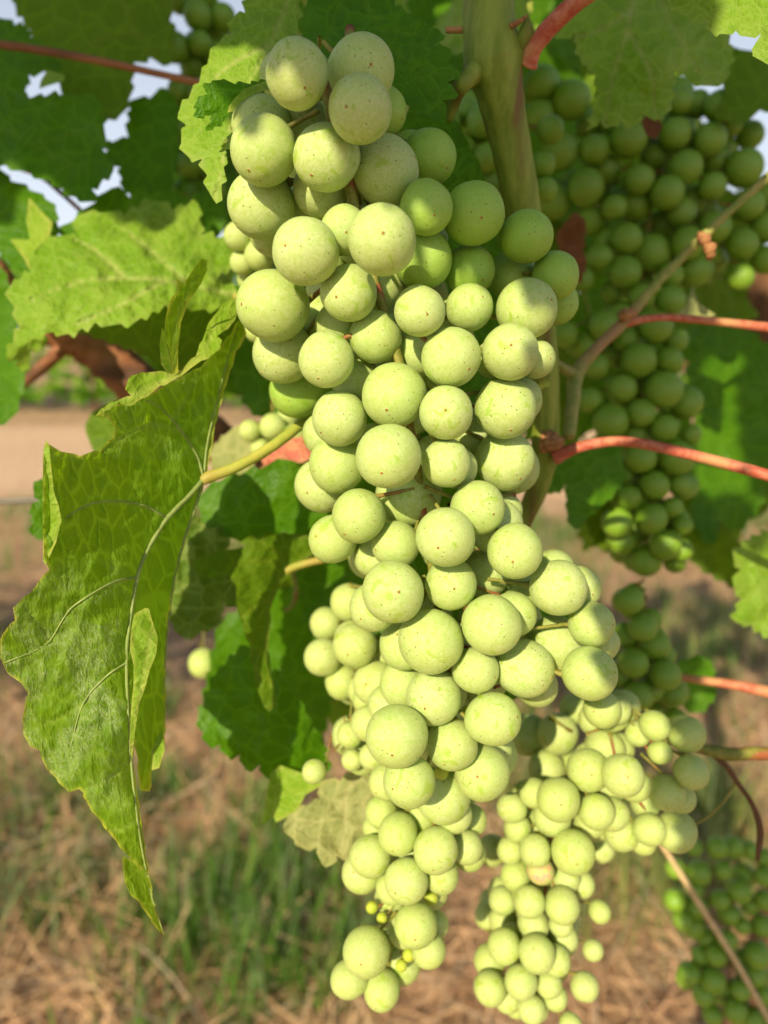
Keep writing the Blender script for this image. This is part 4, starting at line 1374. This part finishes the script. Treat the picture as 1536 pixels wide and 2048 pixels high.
lamina('folded_flap', [(290, 1216), (298, 1217), (304, 1240), (316, 1275), (312, 1310), (300, 1338), (292, 1370), (278, 1410), (270, 1465), (264, 1520), (259, 1480), (262, 1420), (267, 1370), (267, 1330), (260, 1300), (262, 1260), (268, 1228)],
       [(292, 1216, 0.1860), (314, 1280, 0.1835), (265, 1280, 0.1805), (290, 1370, 0.1805), (264, 1510, 0.1810)], M['flap'], hero, amp=0, step=6, edge_w=4, seed=7, relief=0.0006, rscale=30, veins=[((2.5, 2), (305, 1260), (290, 1340), (268, 1460))])
lamina('rolled_rim', [(324, 1455), (327, 1480), (330, 1500), (318, 1536), (303, 1541), (303, 1500), (312, 1480)], [(324, 1455, 0.1975), (328, 1500, 0.1975), (305, 1540, 0.1965), (303, 1500, 0.197)], M['flap'], hero, amp=0, step=5, edge_w=4, seed=8)


def one_leaf(label, outline, ctrl, mat, base, petiole=None, **kw):
    e = leaf_thing(label, base)
    lamina('blade', outline, ctrl, M[mat], e, **kw)
    if petiole:
        pxtube('petiole', petiole, M['stalk'], e, seg=8, n=24)
    return e


one_leaf('broad light green leaf in the sun at left, puckered, above the brown cane',
         [(12, 715), (40, 655), (18, 575), (60, 545), (72, 500), (112, 472), (160, 480), (152, 432), (200, 425), (250, 432), (300, 400), (345, 420), (395, 405), (400, 470), (462, 482), (466, 530), (418, 560),
          (472, 578), (478, 606), (410, 618), (330, 610), (282, 636), (240, 648), (190, 645), (136, 668), (76, 660), (92, 690), (62, 702), (46, 745), (38, 718)],
         [(12, 715, 0.262), (60, 545, 0.262), (200, 425, 0.282), (400, 420, 0.285), (470, 600, 0.262), (300, 640, 0.238), (136, 668, 0.243), (76, 660, 0.246), (250, 540, 0.258), (46, 745, 0.265)], 'bright',
         (300, 560, 0.258), tooth=34, amp=11, step=7, relief=0.0040, rscale=42, seed=9, edge_w=5, veins=[((5, 3), (470, 590), (330, 560), (180, 560), (60, 600)), ((4, 2), (380, 570), (300, 500), (240, 450)), ((4, 2), (330, 560), (240, 610), (150, 650)), ((3, 2), (250, 555), (190, 500), (150, 480))],
         petiole=[(470, 592, 0.262, 14), (520, 610, 0.275, 13), (580, 600, 0.29, 12)])
one_leaf('dull underside of a curled leaf lobe below the broad light leaf',
         [(150, 660), (190, 642), (240, 645), (282, 632), (330, 605), (420, 612), (470, 606), (478, 660), (440, 700), (380, 740), (330, 735), (270, 700), (210, 680)],
         [(150, 660, 0.262), (282, 632, 0.252), (470, 606, 0.268), (380, 740, 0.285), (270, 700, 0.28)], 'olive', (470, 640, 0.27), tooth=40, amp=5, step=8, relief=0.002, seed=10)
one_leaf('leaf with a slanting bright sun band behind the top of the large bunch',
         [(600, -60), (596, 40), (575, 100), (548, 165), (505, 180), (480, 215), (468, 250), (452, 300), (443, 370), (433, 408), (424, 395), (414, 350), (404, 318), (378, 315), (362, 285), (372, 250), (356, 228), (398, 165), (432, 90), (462, 68), (462, 40), (490, 25), (500, -60)],
         [(500, -60, 0.225), (600, -60, 0.222), (548, 165, 0.200), (433, 408, 0.190), (362, 260, 0.198), (432, 90, 0.210), (468, 250, 0.193)], 'bright', (600, -40, 0.222), tooth=34, amp=9, step=7, relief=0.0018, rscale=45, seed=11,
         veins=[((4, 2), (590, -40), (540, 90), (470, 220), (430, 400)), ((3, 2), (540, 90), (460, 130), (400, 190))])
one_leaf('small dark serrated leaf lobe left of the topmost berries',
         [(535, 160), (500, 168), (470, 168), (438, 160), (405, 172), (420, 186), (393, 203), (392, 236), (430, 226), (412, 262), (445, 245), (462, 222), (480, 205), (520, 190)],
         [(535, 160, 0.186), (438, 160, 0.182), (393, 203, 0.181), (412, 262, 0.183), (480, 205, 0.184)], 'dark', (540, 160, 0.187), tooth=22, amp=6, step=6, relief=0.0008, seed=12)
one_leaf('narrow leaf rim lit yellow, tucked against the left shoulder of the bunch',
         [(540, 158), (515, 168), (488, 178), (470, 195), (458, 212), (455, 225), (468, 222), (480, 205), (500, 192), (530, 180), (545, 185)],
         [(540, 158, 0.181), (470, 195, 0.176), (455, 225, 0.176), (530, 180, 0.178)], 'flap', (540, 160, 0.182), amp=0, step=5, edge_w=5, seed=13)
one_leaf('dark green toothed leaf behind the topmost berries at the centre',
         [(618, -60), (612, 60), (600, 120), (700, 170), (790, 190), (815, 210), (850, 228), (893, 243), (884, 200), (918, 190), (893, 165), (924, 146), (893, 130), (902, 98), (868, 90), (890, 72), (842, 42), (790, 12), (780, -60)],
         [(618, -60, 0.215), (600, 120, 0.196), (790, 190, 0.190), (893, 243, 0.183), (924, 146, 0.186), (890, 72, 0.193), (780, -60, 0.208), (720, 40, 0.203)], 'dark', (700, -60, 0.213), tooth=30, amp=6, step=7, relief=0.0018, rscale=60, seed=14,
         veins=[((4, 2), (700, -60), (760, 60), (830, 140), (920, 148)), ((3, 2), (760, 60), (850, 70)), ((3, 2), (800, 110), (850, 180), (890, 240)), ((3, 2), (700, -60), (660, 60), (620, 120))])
one_leaf('large hanging leaf at upper right, evenly green in shade, deep side notches',
         [(1110, 78), (1150, 65), (1158, 112), (1190, 150), (1196, 200), (1180, 250), (1170, 262), (1200, 240), (1218, 255), (1240, 240), (1263, 258), (1285, 228), (1320, 238), (1342, 205), (1348, 130), (1368, 150), (1405, 172), (1448, 165), (1466, 110), (1452, 65), (1425, 35), (1380, -60), (1160, -60)],
         [(1110, 78, 0.255), (1196, 200, 0.248), (1263, 258, 0.245), (1342, 205, 0.25), (1405, 172, 0.252), (1466, 110, 0.262), (1380, -60, 0.27), (1160, -60, 0.262), (1280, 80, 0.246)], 'bright', (1290, -60, 0.262), tooth=30, amp=8, step=7, relief=0.0026, rscale=50, seed=15,
         veins=[((5, 2), (1280, -60), (1255, 60), (1225, 160), (1210, 250)), ((4, 2), (1290, -60), (1350, 60), (1400, 150)), ((3, 2), (1255, 60), (1300, 140), (1310, 230)), ((3, 2), (1262, 20), (1200, 60), (1150, 75))])
one_leaf('glossy leaf with sunlit toothed edge in the upper right corner',
         [(1335, -60), (1338, 5), (1350, 22), (1382, 28), (1380, 46), (1412, 40), (1420, 62), (1440, 68), (1472, 62), (1480, 72), (1522, 68), (1505, 112), (1550, 124), (1600, 130), (1610, -60)],
         [(1335, -60, 0.20), (1338, 5, 0.196), (1420, 62, 0.191), (1522, 68, 0.187), (1600, 130, 0.184), (1610, -60, 0.19)], 'bright', (1600, -50, 0.19), tooth=34, amp=8, step=7, relief=0.0012, seed=16, edge_w=4)
one_leaf('bright blurred leaf with crinkled teeth at the right edge',
         [(1600, 1045), (1540, 1062), (1500, 1078), (1466, 1108), (1482, 1138), (1466, 1165), (1482, 1198), (1466, 1240), (1502, 1250), (1536, 1275), (1600, 1290)],
         [(1600, 1045, 0.31), (1466, 1108, 0.30), (1466, 1240, 0.30), (1600, 1290, 0.305)], 'bright', (1600, 1160, 0.31), tooth=26, amp=9, step=7, relief=0.003, rscale=35, seed=17, edge_w=5)
one_leaf('dark leaf behind the long shaded bunch near the right edge, toothed lower margin',
         [(1370, 660), (1470, 640), (1545, 700), (1550, 900), (1520, 1010), (1478, 1060), (1440, 1052), (1415, 1090), (1385, 1040), (1390, 960), (1400, 880), (1380, 760)],
         [(1370, 660, 0.40), (1545, 700, 0.41), (1520, 1010, 0.385), (1415, 1090, 0.38), (1390, 880, 0.39)], 'dark', (1460, 640, 0.40), tooth=36, amp=10, step=10, relief=0.003, seed=18)
one_leaf('dull olive leaf under the dark one at the right, pointed tip',
         [(1340, 1000), (1380, 985), (1430, 1040), (1470, 1075), (1490, 1110), (1478, 1150), (1486, 1178), (1450, 1165), (1400, 1135), (1370, 1105), (1350, 1060)],
         [(1340, 1000, 0.39), (1430, 1040, 0.385), (1490, 1110, 0.375), (1450, 1165, 0.375), (1370, 1105, 0.385)], 'olive', (1350, 1000, 0.39), tooth=30, amp=8, step=9, relief=0.002, seed=19)
one_leaf('narrow dark leaf hanging below the cane node, pointed tips against the ground',
         [(1050, 900), (1130, 900), (1240, 890), (1250, 960), (1215, 1000), (1180, 1030), (1150, 1060), (1135, 1030), (1132, 970), (1110, 985), (1098, 990), (1090, 960), (1070, 950)],
         [(1050, 900, 0.30), (1240, 890, 0.31), (1150, 1060, 0.295), (1098, 990, 0.295)], 'dark', (1130, 890, 0.30), tooth=34, amp=6, step=9, relief=0.002, seed=20)
one_leaf('green leaf tip beside the low end of the long shaded bunch',
         [(1165, 1000), (1215, 990), (1240, 1040), (1235, 1100), (1200, 1098), (1178, 1060)], [(1165, 1000, 0.345), (1240, 1040, 0.345), (1200, 1098, 0.34)], 'olive', (1190, 990, 0.345), tooth=24, amp=7, step=8, relief=0.001, seed=21)
one_leaf('dark leaf behind the low red stalk at right',
         [(1350, 1330), (1400, 1310), (1425, 1330), (1432, 1390), (1405, 1425), (1372, 1420), (1350, 1380)], [(1350, 1330, 0.34), (1425, 1330, 0.34), (1372, 1420, 0.335)], 'dark', (1400, 1320, 0.34), tooth=24, amp=5, step=8, relief=0.001, seed=22)
one_leaf('faded yellowish leaf in the sun below left of the large bunch',
         [(700, 1508), (722, 1515), (738, 1550), (750, 1610), (745, 1660), (720, 1690), (700, 1712), (690, 1722), (672, 1702), (668, 1728), (645, 1730), (634, 1695), (612, 1700), (588, 1680), (566, 1652), (588, 1625), (640, 1598), (637, 1580), (650, 1560), (680, 1562), (700, 1545)],
         [(722, 1515, 0.252), (750, 1610, 0.25), (690, 1722, 0.243), (566, 1652, 0.244), (640, 1590, 0.25), (645, 1730, 0.24)], 'pale', (720, 1510, 0.255), tooth=30, amp=6, step=6, relief=0.0016, rscale=40, seed=23,
         veins=[((3, 2), (720, 1530), (670, 1620), (590, 1660)), ((3, 2), (690, 1590), (690, 1660), (680, 1710))])
one_leaf('pale folded leaf lobe with two pointed tips left of the lone berry',
         [(540, 1548), (560, 1530), (600, 1545), (640, 1545), (645, 1570), (610, 1590), (595, 1622), (552, 1645), (546, 1630), (530, 1650), (524, 1645)],
         [(540, 1548, 0.262), (640, 1545, 0.258), (524, 1645, 0.252), (595, 1622, 0.252)], 'flap', (640, 1550, 0.26), amp=0, step=6, relief=0.0008, seed=24)
one_leaf('dark leaf above the pale lobes with a sunlit yellow green lower edge',
         [(395, 1440), (430, 1350), (490, 1290), (540, 1330), (600, 1400), (640, 1480), (660, 1540), (600, 1548), (560, 1540), (535, 1558), (520, 1530), (492, 1540), (480, 1510), (455, 1512), (440, 1490), (418, 1492)],
         [(395, 1440, 0.266), (490, 1290, 0.272), (640, 1480, 0.275), (600, 1548, 0.270), (500, 1535, 0.258), (440, 1495, 0.260)], 'dark', (520, 1300, 0.285), tooth=30, amp=8, step=7, relief=0.002, rscale=45, seed=25,  # dark material stands in for the shade lying on this leaf
         veins=[((3, 2), (520, 1310), (520, 1420), (510, 1530))])
one_leaf('shaded drooping leaf with visible veins and stalk, just left of the large bunch',
         [(650, 1085), (600, 1070), (550, 1068), (500, 1090), (470, 1098), (440, 1100), (386, 1122), (388, 1140), (412, 1158), (455, 1150), (472, 1172), (478, 1230), (500, 1290), (515, 1380), (538, 1425), (552, 1412), (542, 1350), (536, 1300), (540, 1220), (560, 1160), (590, 1135)],
         [(650, 1085, 0.256), (550, 1068, 0.252), (386, 1122, 0.242), (455, 1150, 0.243), (500, 1290, 0.244), (545, 1420, 0.246), (540, 1220, 0.250), (570, 1140, 0.256)], 'olive', (572, 1140, 0.236), tooth=60, amp=3, step=7, relief=0.0014, rscale=40, seed=26,
         veins=[((4, 2), (572, 1140), (545, 1200), (535, 1300), (545, 1400)), ((3, 2), (568, 1135), (520, 1120), (470, 1130), (400, 1135)), ((3, 2), (568, 1130), (550, 1100), (520, 1085)), ((3, 2), (542, 1200), (500, 1220), (480, 1240))],
         petiole=[(570, 1142, 0.256, 18), (600, 1130, 0.257, 16), (650, 1118, 0.258, 16), (700, 1110, 0.26, 15)])
one_leaf('very dark leaf directly under the leaf stalk, behind the other leaves',
         [(400, 990), (440, 962), (520, 938), (570, 918), (620, 945), (650, 1040), (600, 1066), (540, 1062), (470, 1078), (430, 1058), (402, 1030)],
         [(400, 990, 0.262), (570, 918, 0.260), (650, 1040, 0.266), (470, 1078, 0.262)], 'dark', (600, 940, 0.28), tooth=36, amp=8, step=9, relief=0.002, seed=27)
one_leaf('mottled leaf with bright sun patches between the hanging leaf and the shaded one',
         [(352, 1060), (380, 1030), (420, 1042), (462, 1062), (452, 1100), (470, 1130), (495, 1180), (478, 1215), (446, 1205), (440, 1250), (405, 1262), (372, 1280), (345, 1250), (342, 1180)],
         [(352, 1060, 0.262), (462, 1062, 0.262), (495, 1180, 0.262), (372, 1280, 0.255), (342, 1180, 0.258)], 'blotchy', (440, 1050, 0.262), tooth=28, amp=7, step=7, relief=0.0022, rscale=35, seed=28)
one_leaf('dim hanging leaf tongue low between the mottled leaf and the dark bunch',
         [(440, 1250), (500, 1200), (560, 1180), (640, 1180), (680, 1260), (660, 1400), (640, 1500), (560, 1480), (480, 1420), (400, 1440), (420, 1340)],
         [(440, 1250, 0.33), (640, 1180, 0.34), (660, 1400, 0.34), (400, 1440, 0.32)], 'dark', (560, 1180, 0.335), tooth=40, amp=9, step=10, relief=0.003, seed=29)
one_leaf('large dark leaf behind the sunlit middle, right of the lobe with the stalk',
         [(470, 640), (560, 620), (660, 700), (720, 820), (700, 900), (640, 940), (560, 850), (500, 820), (470, 760)],
         [(470, 640, 0.31), (660, 700, 0.30), (700, 900, 0.31), (560, 850, 0.315)], 'dark', (560, 620, 0.305), tooth=40, amp=8, step=10, relief=0.002, seed=30)
one_leaf('shaded leaf backing the gap between the leaf stalk and the bunch',
         [(560, 900), (700, 880), (760, 1050), (760, 1300), (700, 1420), (640, 1330), (600, 1180), (570, 1020)],
         [(560, 900, 0.30), (700, 880, 0.30), (760, 1300, 0.31), (640, 1330, 0.31), (570, 1020, 0.305)], 'dark', (650, 890, 0.30), tooth=40, amp=8, step=10, relief=0.002, seed=31)
one_leaf('reddened leaf with yellow patches behind the curved leaf stalk',
         [(520, 905), (560, 890), (598, 868), (618, 888), (628, 915), (592, 925), (562, 945), (540, 990), (522, 960), (528, 930)],
         [(470, 860, 0.285), (610, 865, 0.288), (535, 990, 0.272), (600, 930, 0.282)], 'redleaf', (560, 860, 0.378), tooth=26, amp=5, step=7, relief=0.002, seed=32)
one_leaf('pale yellow green leaf scrap in the sun behind the leaf stalk',
         [(422, 900), (450, 870), (480, 850), (520, 852), (540, 880), (520, 905), (500, 940), (450, 962), (425, 940)],
         [(422, 900, 0.30), (520, 852, 0.30), (500, 940, 0.296), (450, 962, 0.295)], 'pale', (520, 860, 0.30), tooth=26, amp=5, step=7, relief=0.002, seed=45)
one_leaf('shaded rounded leaf behind the notch of the big hanging leaf',
         [(170, 850), (190, 820), (235, 800), (330, 830), (350, 880), (300, 930), (230, 925), (185, 900)],
         [(170, 850, 0.30), (330, 830, 0.30), (230, 925, 0.295)], 'olive', (330, 850, 0.30), tooth=40, amp=3, step=8, relief=0.001, seed=33)
one_leaf('small dark serrated leaf peeping out left of the hanging leaf by the wire',
         [(140, 945), (88, 955), (66, 975), (78, 1000), (62, 1015), (66, 1045), (60, 1066), (86, 1080), (140, 1090)], [(140, 945, 0.25), (66, 975, 0.245), (86, 1080, 0.245)], 'dark', (140, 1000, 0.25), tooth=20, amp=6, step=7, seed=34)
one_leaf('dry brown leaf scrap hanging in shade right of the cane', [(1112, 472), (1135, 440), (1152, 425), (1172, 448), (1166, 500), (1172, 530), (1160, 566), (1148, 560), (1140, 530), (1124, 520)],
         [(1112, 472, 0.29), (1172, 448, 0.292), (1158, 560, 0.288), (1140, 500, 0.286)], 'deadleaf', (1150, 430, 0.29), tooth=22, amp=4, step=7, relief=0.002, rscale=25, seed=46)
one_leaf('small brown curled leaf scrap under the large hanging leaf at upper right', [(1284, 240), (1300, 225), (1320, 240), (1322, 262), (1308, 278), (1290, 265)],
         [(1284, 240, 0.30), (1320, 240, 0.30), (1308, 278, 0.297)], 'deadleaf', (1300, 228, 0.30), tooth=20, amp=3, step=6, relief=0.001, seed=47)
one_leaf('yellow pointed leaf scrap just above the thin pinkish stalk', [(1385, 570), (1398, 606), (1432, 630), (1400, 640), (1345, 636), (1372, 612)],
         [(1385, 570, 0.29), (1432, 630, 0.29), (1345, 636, 0.288)], 'pale', (1388, 572, 0.29), amp=0, step=6, relief=0.001, seed=48)
one_leaf('unseen leaf added behind the large hanging leaf to shade the foliage on its right', [(245, 850), (300, 815), (350, 850), (392, 900), (394, 950), (370, 1030), (345, 1130), (325, 1230), (318, 1350), (312, 1440), (270, 1450), (220, 1420), (160, 1380), (110, 1300), (105, 1200), (140, 1080), (130, 960), (190, 925), (235, 900)],
         [(300, 815, 0.216), (394, 950, 0.218), (312, 1440, 0.216), (110, 1300, 0.208), (130, 960, 0.206), (250, 1150, 0.212)], 'dark', (390, 940, 0.218), tooth=40, amp=3, step=12, relief=0.001, seed=49)  # hidden blocker, added to keep sun off the leaves further right
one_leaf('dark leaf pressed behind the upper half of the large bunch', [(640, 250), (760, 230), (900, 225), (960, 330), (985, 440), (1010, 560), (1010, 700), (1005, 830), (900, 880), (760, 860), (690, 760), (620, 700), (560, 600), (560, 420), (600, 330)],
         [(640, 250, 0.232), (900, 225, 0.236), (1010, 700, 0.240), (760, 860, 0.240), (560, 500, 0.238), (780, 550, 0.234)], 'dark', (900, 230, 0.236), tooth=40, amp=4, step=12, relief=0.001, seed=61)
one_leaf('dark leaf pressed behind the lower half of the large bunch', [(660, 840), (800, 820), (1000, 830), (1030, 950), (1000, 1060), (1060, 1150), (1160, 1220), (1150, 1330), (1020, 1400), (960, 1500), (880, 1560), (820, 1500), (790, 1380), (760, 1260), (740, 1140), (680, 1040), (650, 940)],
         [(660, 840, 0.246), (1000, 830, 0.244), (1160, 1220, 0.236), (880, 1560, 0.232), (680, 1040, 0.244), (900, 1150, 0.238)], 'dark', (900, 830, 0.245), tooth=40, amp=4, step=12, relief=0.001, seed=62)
# big dark leaves upper left
one_leaf('large dark leaf at the left edge below the thin cane',
         [(-80, 180), (20, 185), (60, 196), (120, 190), (190, 195), (208, 250), (206, 300), (228, 340), (184, 378), (190, 404), (150, 394), (100, 362), (60, 343), (10, 330), (-80, 335)],
         [(-80, 180, 0.30), (120, 190, 0.295), (228, 340, 0.285), (190, 400, 0.283), (10, 325, 0.285), (60, 250, 0.29)], 'dark', (-60, 250, 0.30), tooth=36, amp=9, step=8, relief=0.0024, seed=35, veins=[((4, 2), (-80, 210), (60, 290), (150, 340)), ((3, 2), (60, 290), (160, 265))])
one_leaf('large dark leaf at the top left crossed by the thin cane',
         [(40, -60), (30, 10), (60, 60), (95, 118), (118, 165), (150, 215), (205, 238), (240, 232), (258, 200), (268, 125), (300, 115), (340, 130), (352, 90), (340, 40), (350, -60)],
         [(40, -60, 0.345), (60, 60, 0.335), (200, 190, 0.325), (340, 130, 0.33), (350, -60, 0.34)], 'olive', (240, -50, 0.34), tooth=36, amp=8, step=9, relief=0.0024, seed=36, veins=[((4, 2), (220, -60), (270, 60), (320, 120)), ((3, 2), (270, 60), (160, 90), (110, 110))])
one_leaf('dark leaf in the top left corner between two patches of sky',
         [(-80, 30), (0, 36), (30, 50), (46, 50), (62, 75), (110, 112), (120, 142), (88, 143), (58, 150), (54, 172), (40, 192), (0, 192), (-80, 190)], [(-80, 30, 0.32), (46, 50, 0.315), (120, 142, 0.31), (0, 175, 0.31)], 'dark', (-60, 100, 0.32), tooth=26, amp=7, step=8, relief=0.0015, seed=37)
one_leaf('dark leaf at the left edge under the long sky gap',
         [(-80, 325), (0, 338), (22, 362), (60, 380), (92, 398), (112, 420), (116, 470), (72, 500), (72, 540), (40, 545), (0, 505), (-80, 490)], [(-80, 340, 0.30), (30, 390, 0.295), (100, 470, 0.29), (40, 545, 0.285)], 'dark', (-60, 420, 0.30), tooth=30, amp=7, step=8, relief=0.0015, seed=38)
one_leaf('hanging leaf blade in shade left of the brown cane, at the left edge',
         [(-80, 480), (-20, 500), (15, 560), (35, 650), (20, 700), (50, 760), (30, 830), (-5, 850), (-80, 850)], [(-80, 480, 0.30), (35, 650, 0.295), (30, 830, 0.29), (-80, 850, 0.30)], 'dark', (-60, 600, 0.30), tooth=40, amp=6, step=9, relief=0.002, seed=39)
one_leaf('dark leaf above the broad light leaf, right of the sky gap',
         [(190, 405), (150, 440), (118, 468), (150, 480), (300, 480), (440, 470), (450, 420), (430, 380), (380, 400), (340, 385), (300, 390), (280, 370), (260, 395), (225, 375)],
         [(165, 440, 0.292), (440, 470, 0.30), (380, 400, 0.30), (225, 375, 0.297)], 'dark', (300, 420, 0.30), tooth=36, amp=9, step=8, relief=0.002, seed=40)
one_leaf('green shaded leaf between the small sky gaps and the dark bunch',
         [(262, 200), (300, 196), (330, 175), (352, 200), (356, 300), (340, 400), (285, 395), (246, 380), (240, 335), (205, 322), (204, 308), (230, 302), (205, 292), (225, 284), (256, 275), (258, 240)],
         [(262, 200, 0.335), (352, 200, 0.335), (340, 400, 0.325), (240, 320, 0.325)], 'dark', (330, 190, 0.335), tooth=26, amp=7, step=8, relief=0.002, seed=41)
one_leaf('short light leaf tip beside the small sky gap at upper left',
         [(82, 160), (95, 140), (130, 150), (128, 162), (95, 172), (78, 178)], [(82, 160, 0.29), (130, 150, 0.29), (78, 178, 0.288)], 'bright', (130, 155, 0.29), amp=0, step=6, seed=42)
one_leaf('light leaf sliver at left below the sky gap', [(20, 478), (60, 480), (52, 440), (58, 395), (90, 430), (105, 445), (100, 470), (70, 500), (62, 545), (50, 520)],
         [(20, 478, 0.275), (58, 395, 0.28), (105, 445, 0.28), (62, 545, 0.27)], 'flap', (60, 470, 0.28), amp=0, step=7, relief=0.001, seed=43)
one_leaf('dark leaf right of the corner sky gap near the dried stalk', [(1440, 100), (1480, 98), (1520, 110), (1600, 125), (1600, 230), (1520, 220), (1480, 250), (1430, 230), (1452, 190)],
         [(1440, 100, 0.33), (1600, 125, 0.33), (1600, 230, 0.325), (1430, 230, 0.325)], 'olive', (1600, 170, 0.33), tooth=34, amp=5, step=9, relief=0.002, seed=44)

# backing leaves, deep in the vine behind the bunches
rngb = random.Random(77)
back_sp = [(470, 120, .42), (520, 260, .42), (330, 60, .45), (620, 60, .40), (760, 240, .42), (900, 60, .42), (860, 160, .45), (1060, 60, .44), (1010, 420, .42), (1150, 120, .46), (1200, 500, .47), (1320, 140, .46),
           (1180, 660, .46), (1330, 420, .47), (1420, 600, .47), (1480, 780, .50), (1250, 760, .46), (1160, 830, .45), (1330, 660, .49), (1380, 900, .48), (1250, 930, .47), (1480, 440, .48), (1260, 300, .47), (1120, 300, .46),
           (480, 380, .42), (430, 330, .44), (560, 700, .40), (640, 860, .42), (700, 1000, .42), (560, 1010, .40), (620, 1200, .40), (560, 1300, .40), (700, 1400, .40), (1000, 600, .44), (600, 500, .42),
           (1500, 940, .50), (1440, 1000, .52), (1100, 450, .45), (1230, 1000, .48), (820, 700, .42), (800, 900, .42), (850, 1150, .40), (300, 620, .42), (420, 700, .42), (1060, 760, .43)]
for i, (x, y, d) in enumerate(back_sp):
    me = rngb.choice(FL_DARK + FL_DARK + FL_OLIVE)
    s = rngb.uniform(0.042, 0.056)
    R = s * FPX / d
    y0 = y - R * 0.2
    n = Vector((rngb.gauss(0, 0.35), -1, rngb.gauss(0.25, 0.3)))
    if any((x - h[0]) ** 2 + (y - h[1]) ** 2 < (R * 0.75 + h[2]) ** 2 for h in HOLES):
        s *= 0.6
        if any((x - h[0]) ** 2 + (y - h[1]) ** 2 < (R * 0.4 + h[2]) ** 2 for h in HOLES):
            continue
    o = leaf_at('grape_leaf', me, W(x, y0, d), n, s, rngb.uniform(-0.6, 0.6))
    if x > 1050:
        k = ('dark blurred leaf deep in the vine behind the wide upper right bunch', 'dark leaves behind the upper right bunch') if y < 620 else ('dark blurred leaf deep in the vine around the long shaded bunch', 'dark leaves around the long shaded bunch')
    elif x > 730:
        k = ('dark blurred leaf in the gap beside the green cane', 'dark leaves beside the cane') if y < 620 else ('dark leaf hidden behind the berries of the large bunch', 'dark leaves behind the large bunch')
    else:
        k = ('dim blurred leaf behind the top left of the large bunch', 'dim leaves at the top left') if y < 620 else ('dim blurred leaf between the big hanging leaf and the large bunch', 'dim leaves left of the large bunch')
    tag(o, k[0], 'leaf', k[1])

# unseen leaves added behind the lens, cut to throw dappled shade on the bunches.
# outlines are given in the plane across the sunlight (metres), e is how far in front of the lens plane they hang
def added_shade_leaf(label, outline, e, seed=50):
    pts = []
    for u, v in outline:
        x, y = u + 0.36 * e, v - 0.3286 * e
        pts.append((768 + x * FPX / e, 1024 - y * FPX / e))
    C = np.array(pts).mean(0)
    ctrl = [(p[0], p[1], e + 0.008 * math.sin(i * 2.1)) for i, p in enumerate(pts)] + [(C[0], C[1], e - 0.006)]
    k = abs(FPX / e)
    en = leaf_thing(label, (C[0], C[1], e))
    lamina('blade', pts, ctrl, M['dark'], en, tooth=0.011 * k, amp=0.0035 * k, step=0.005 * k, relief=0.003, rscale=0.02 * k, seed=seed)


added_shade_leaf('unseen leaf added behind the lens, shading the top of the large bunch', [(-.112, .215), (-.1135, .185), (-.110, .170), (-.104, .161), (-.093, .1495), (-.083, .1440), (-.073, .1400), (-.066, .1375), (-.0605, .1345), (-.0600, .127), (-.0585, .121), (-.052, .1185),
                                                                                     (-.046, .1225), (-.042, .1185), (-.030, .1185), (-.010, .150), (-.015, .22), (-.06, .26), (-.10, .24)], -0.10, seed=51)
added_shade_leaf('unseen leaf added behind the lens, shading the cane and upper right bunch', [(-.034, .1200), (-.026, .113), (-.015, .1075), (-.0055, .1055), (.008, .101), (.022, .096), (.034, .093), (.05, .090), (.052, .12), (.046, .137), (.024, .146), (.020, .158), (.016, .165),
                                                                                        (.016, .192), (.02, .24), (-.02, .26), (-.05, .20)], -0.13, seed=52)
added_shade_leaf('unseen leaf added for shade high behind the lens, right', [(-.03, .22), (.014, .205), (.03, .207), (.07, .218), (.11, .24), (.11, .34), (.05, .38), (-.03, .36), (-.06, .28)], -0.15, seed=53)
added_shade_leaf('unseen narrow leaf added behind the lens, shading the long bunch', [(-.0265, .098), (-.018, .0945), (-.007, .0925), (.006, .0900), (.020, .0850), (.028, .080), (.027, .065), (.021, .03), (.015, .014), (.004, .018), (-.0115, .018), (-.0125, .05), (-.022, .072), (-.029, .088)], -0.09, seed=54)
added_shade_leaf('unseen leaf added in place of the photographer, low at the right, shading the corner', [(.0075, .0125), (.016, .012), (.03, 0), (.05, -.03), (.08, -.05), (.11, -.10), (.10, -.24), (.04, -.25), (.0185, -.13), (.018, -.10), (.021, -.08), (.0225, -.062), (.0140, -.045), (.010, -.028), (.008, -.018), (-.001, -.013), (.004, -.004), (.0085, .004)], -0.11, seed=55)
added_shade_leaf('unseen leaf added for shade behind the lens, high at the left', [(-.34, .245), (-.27, .228), (-.235, .218), (-.212, .211), (-.192, .208), (-.168, .203), (-.150, .212), (-.128, .212), (-.116, .200), (-.105, .195), (-.09, .24), (-.12, .32), (-.2, .36), (-.32, .33)], -0.12, seed=56)
added_shade_leaf('second unseen leaf added for shade, high at the left', [(-.50, .26), (-.42, .235), (-.33, .24), (-.30, .30), (-.33, .38), (-.45, .40), (-.52, .34)], -0.16, seed=57)
added_shade_leaf('third unseen leaf added for shade, far above', [(-.14, .30), (-.02, .24), (.03, .30), (.02, .40), (-.08, .44), (-.16, .40)], -0.18, seed=58)
added_shade_leaf('fourth unseen leaf added for shade, far above at the left', [(-.36, .30), (-.22, .30), (-.12, .32), (-.12, .42), (-.24, .46), (-.36, .42)], -0.2, seed=59)
added_shade_leaf('unseen leaf added for shade at the far right, above the corner', [(.048, .162), (.06, .142), (.10, .14), (.13, .22), (.09, .235), (.058, .228), (.047, .20)], -0.14, seed=60)
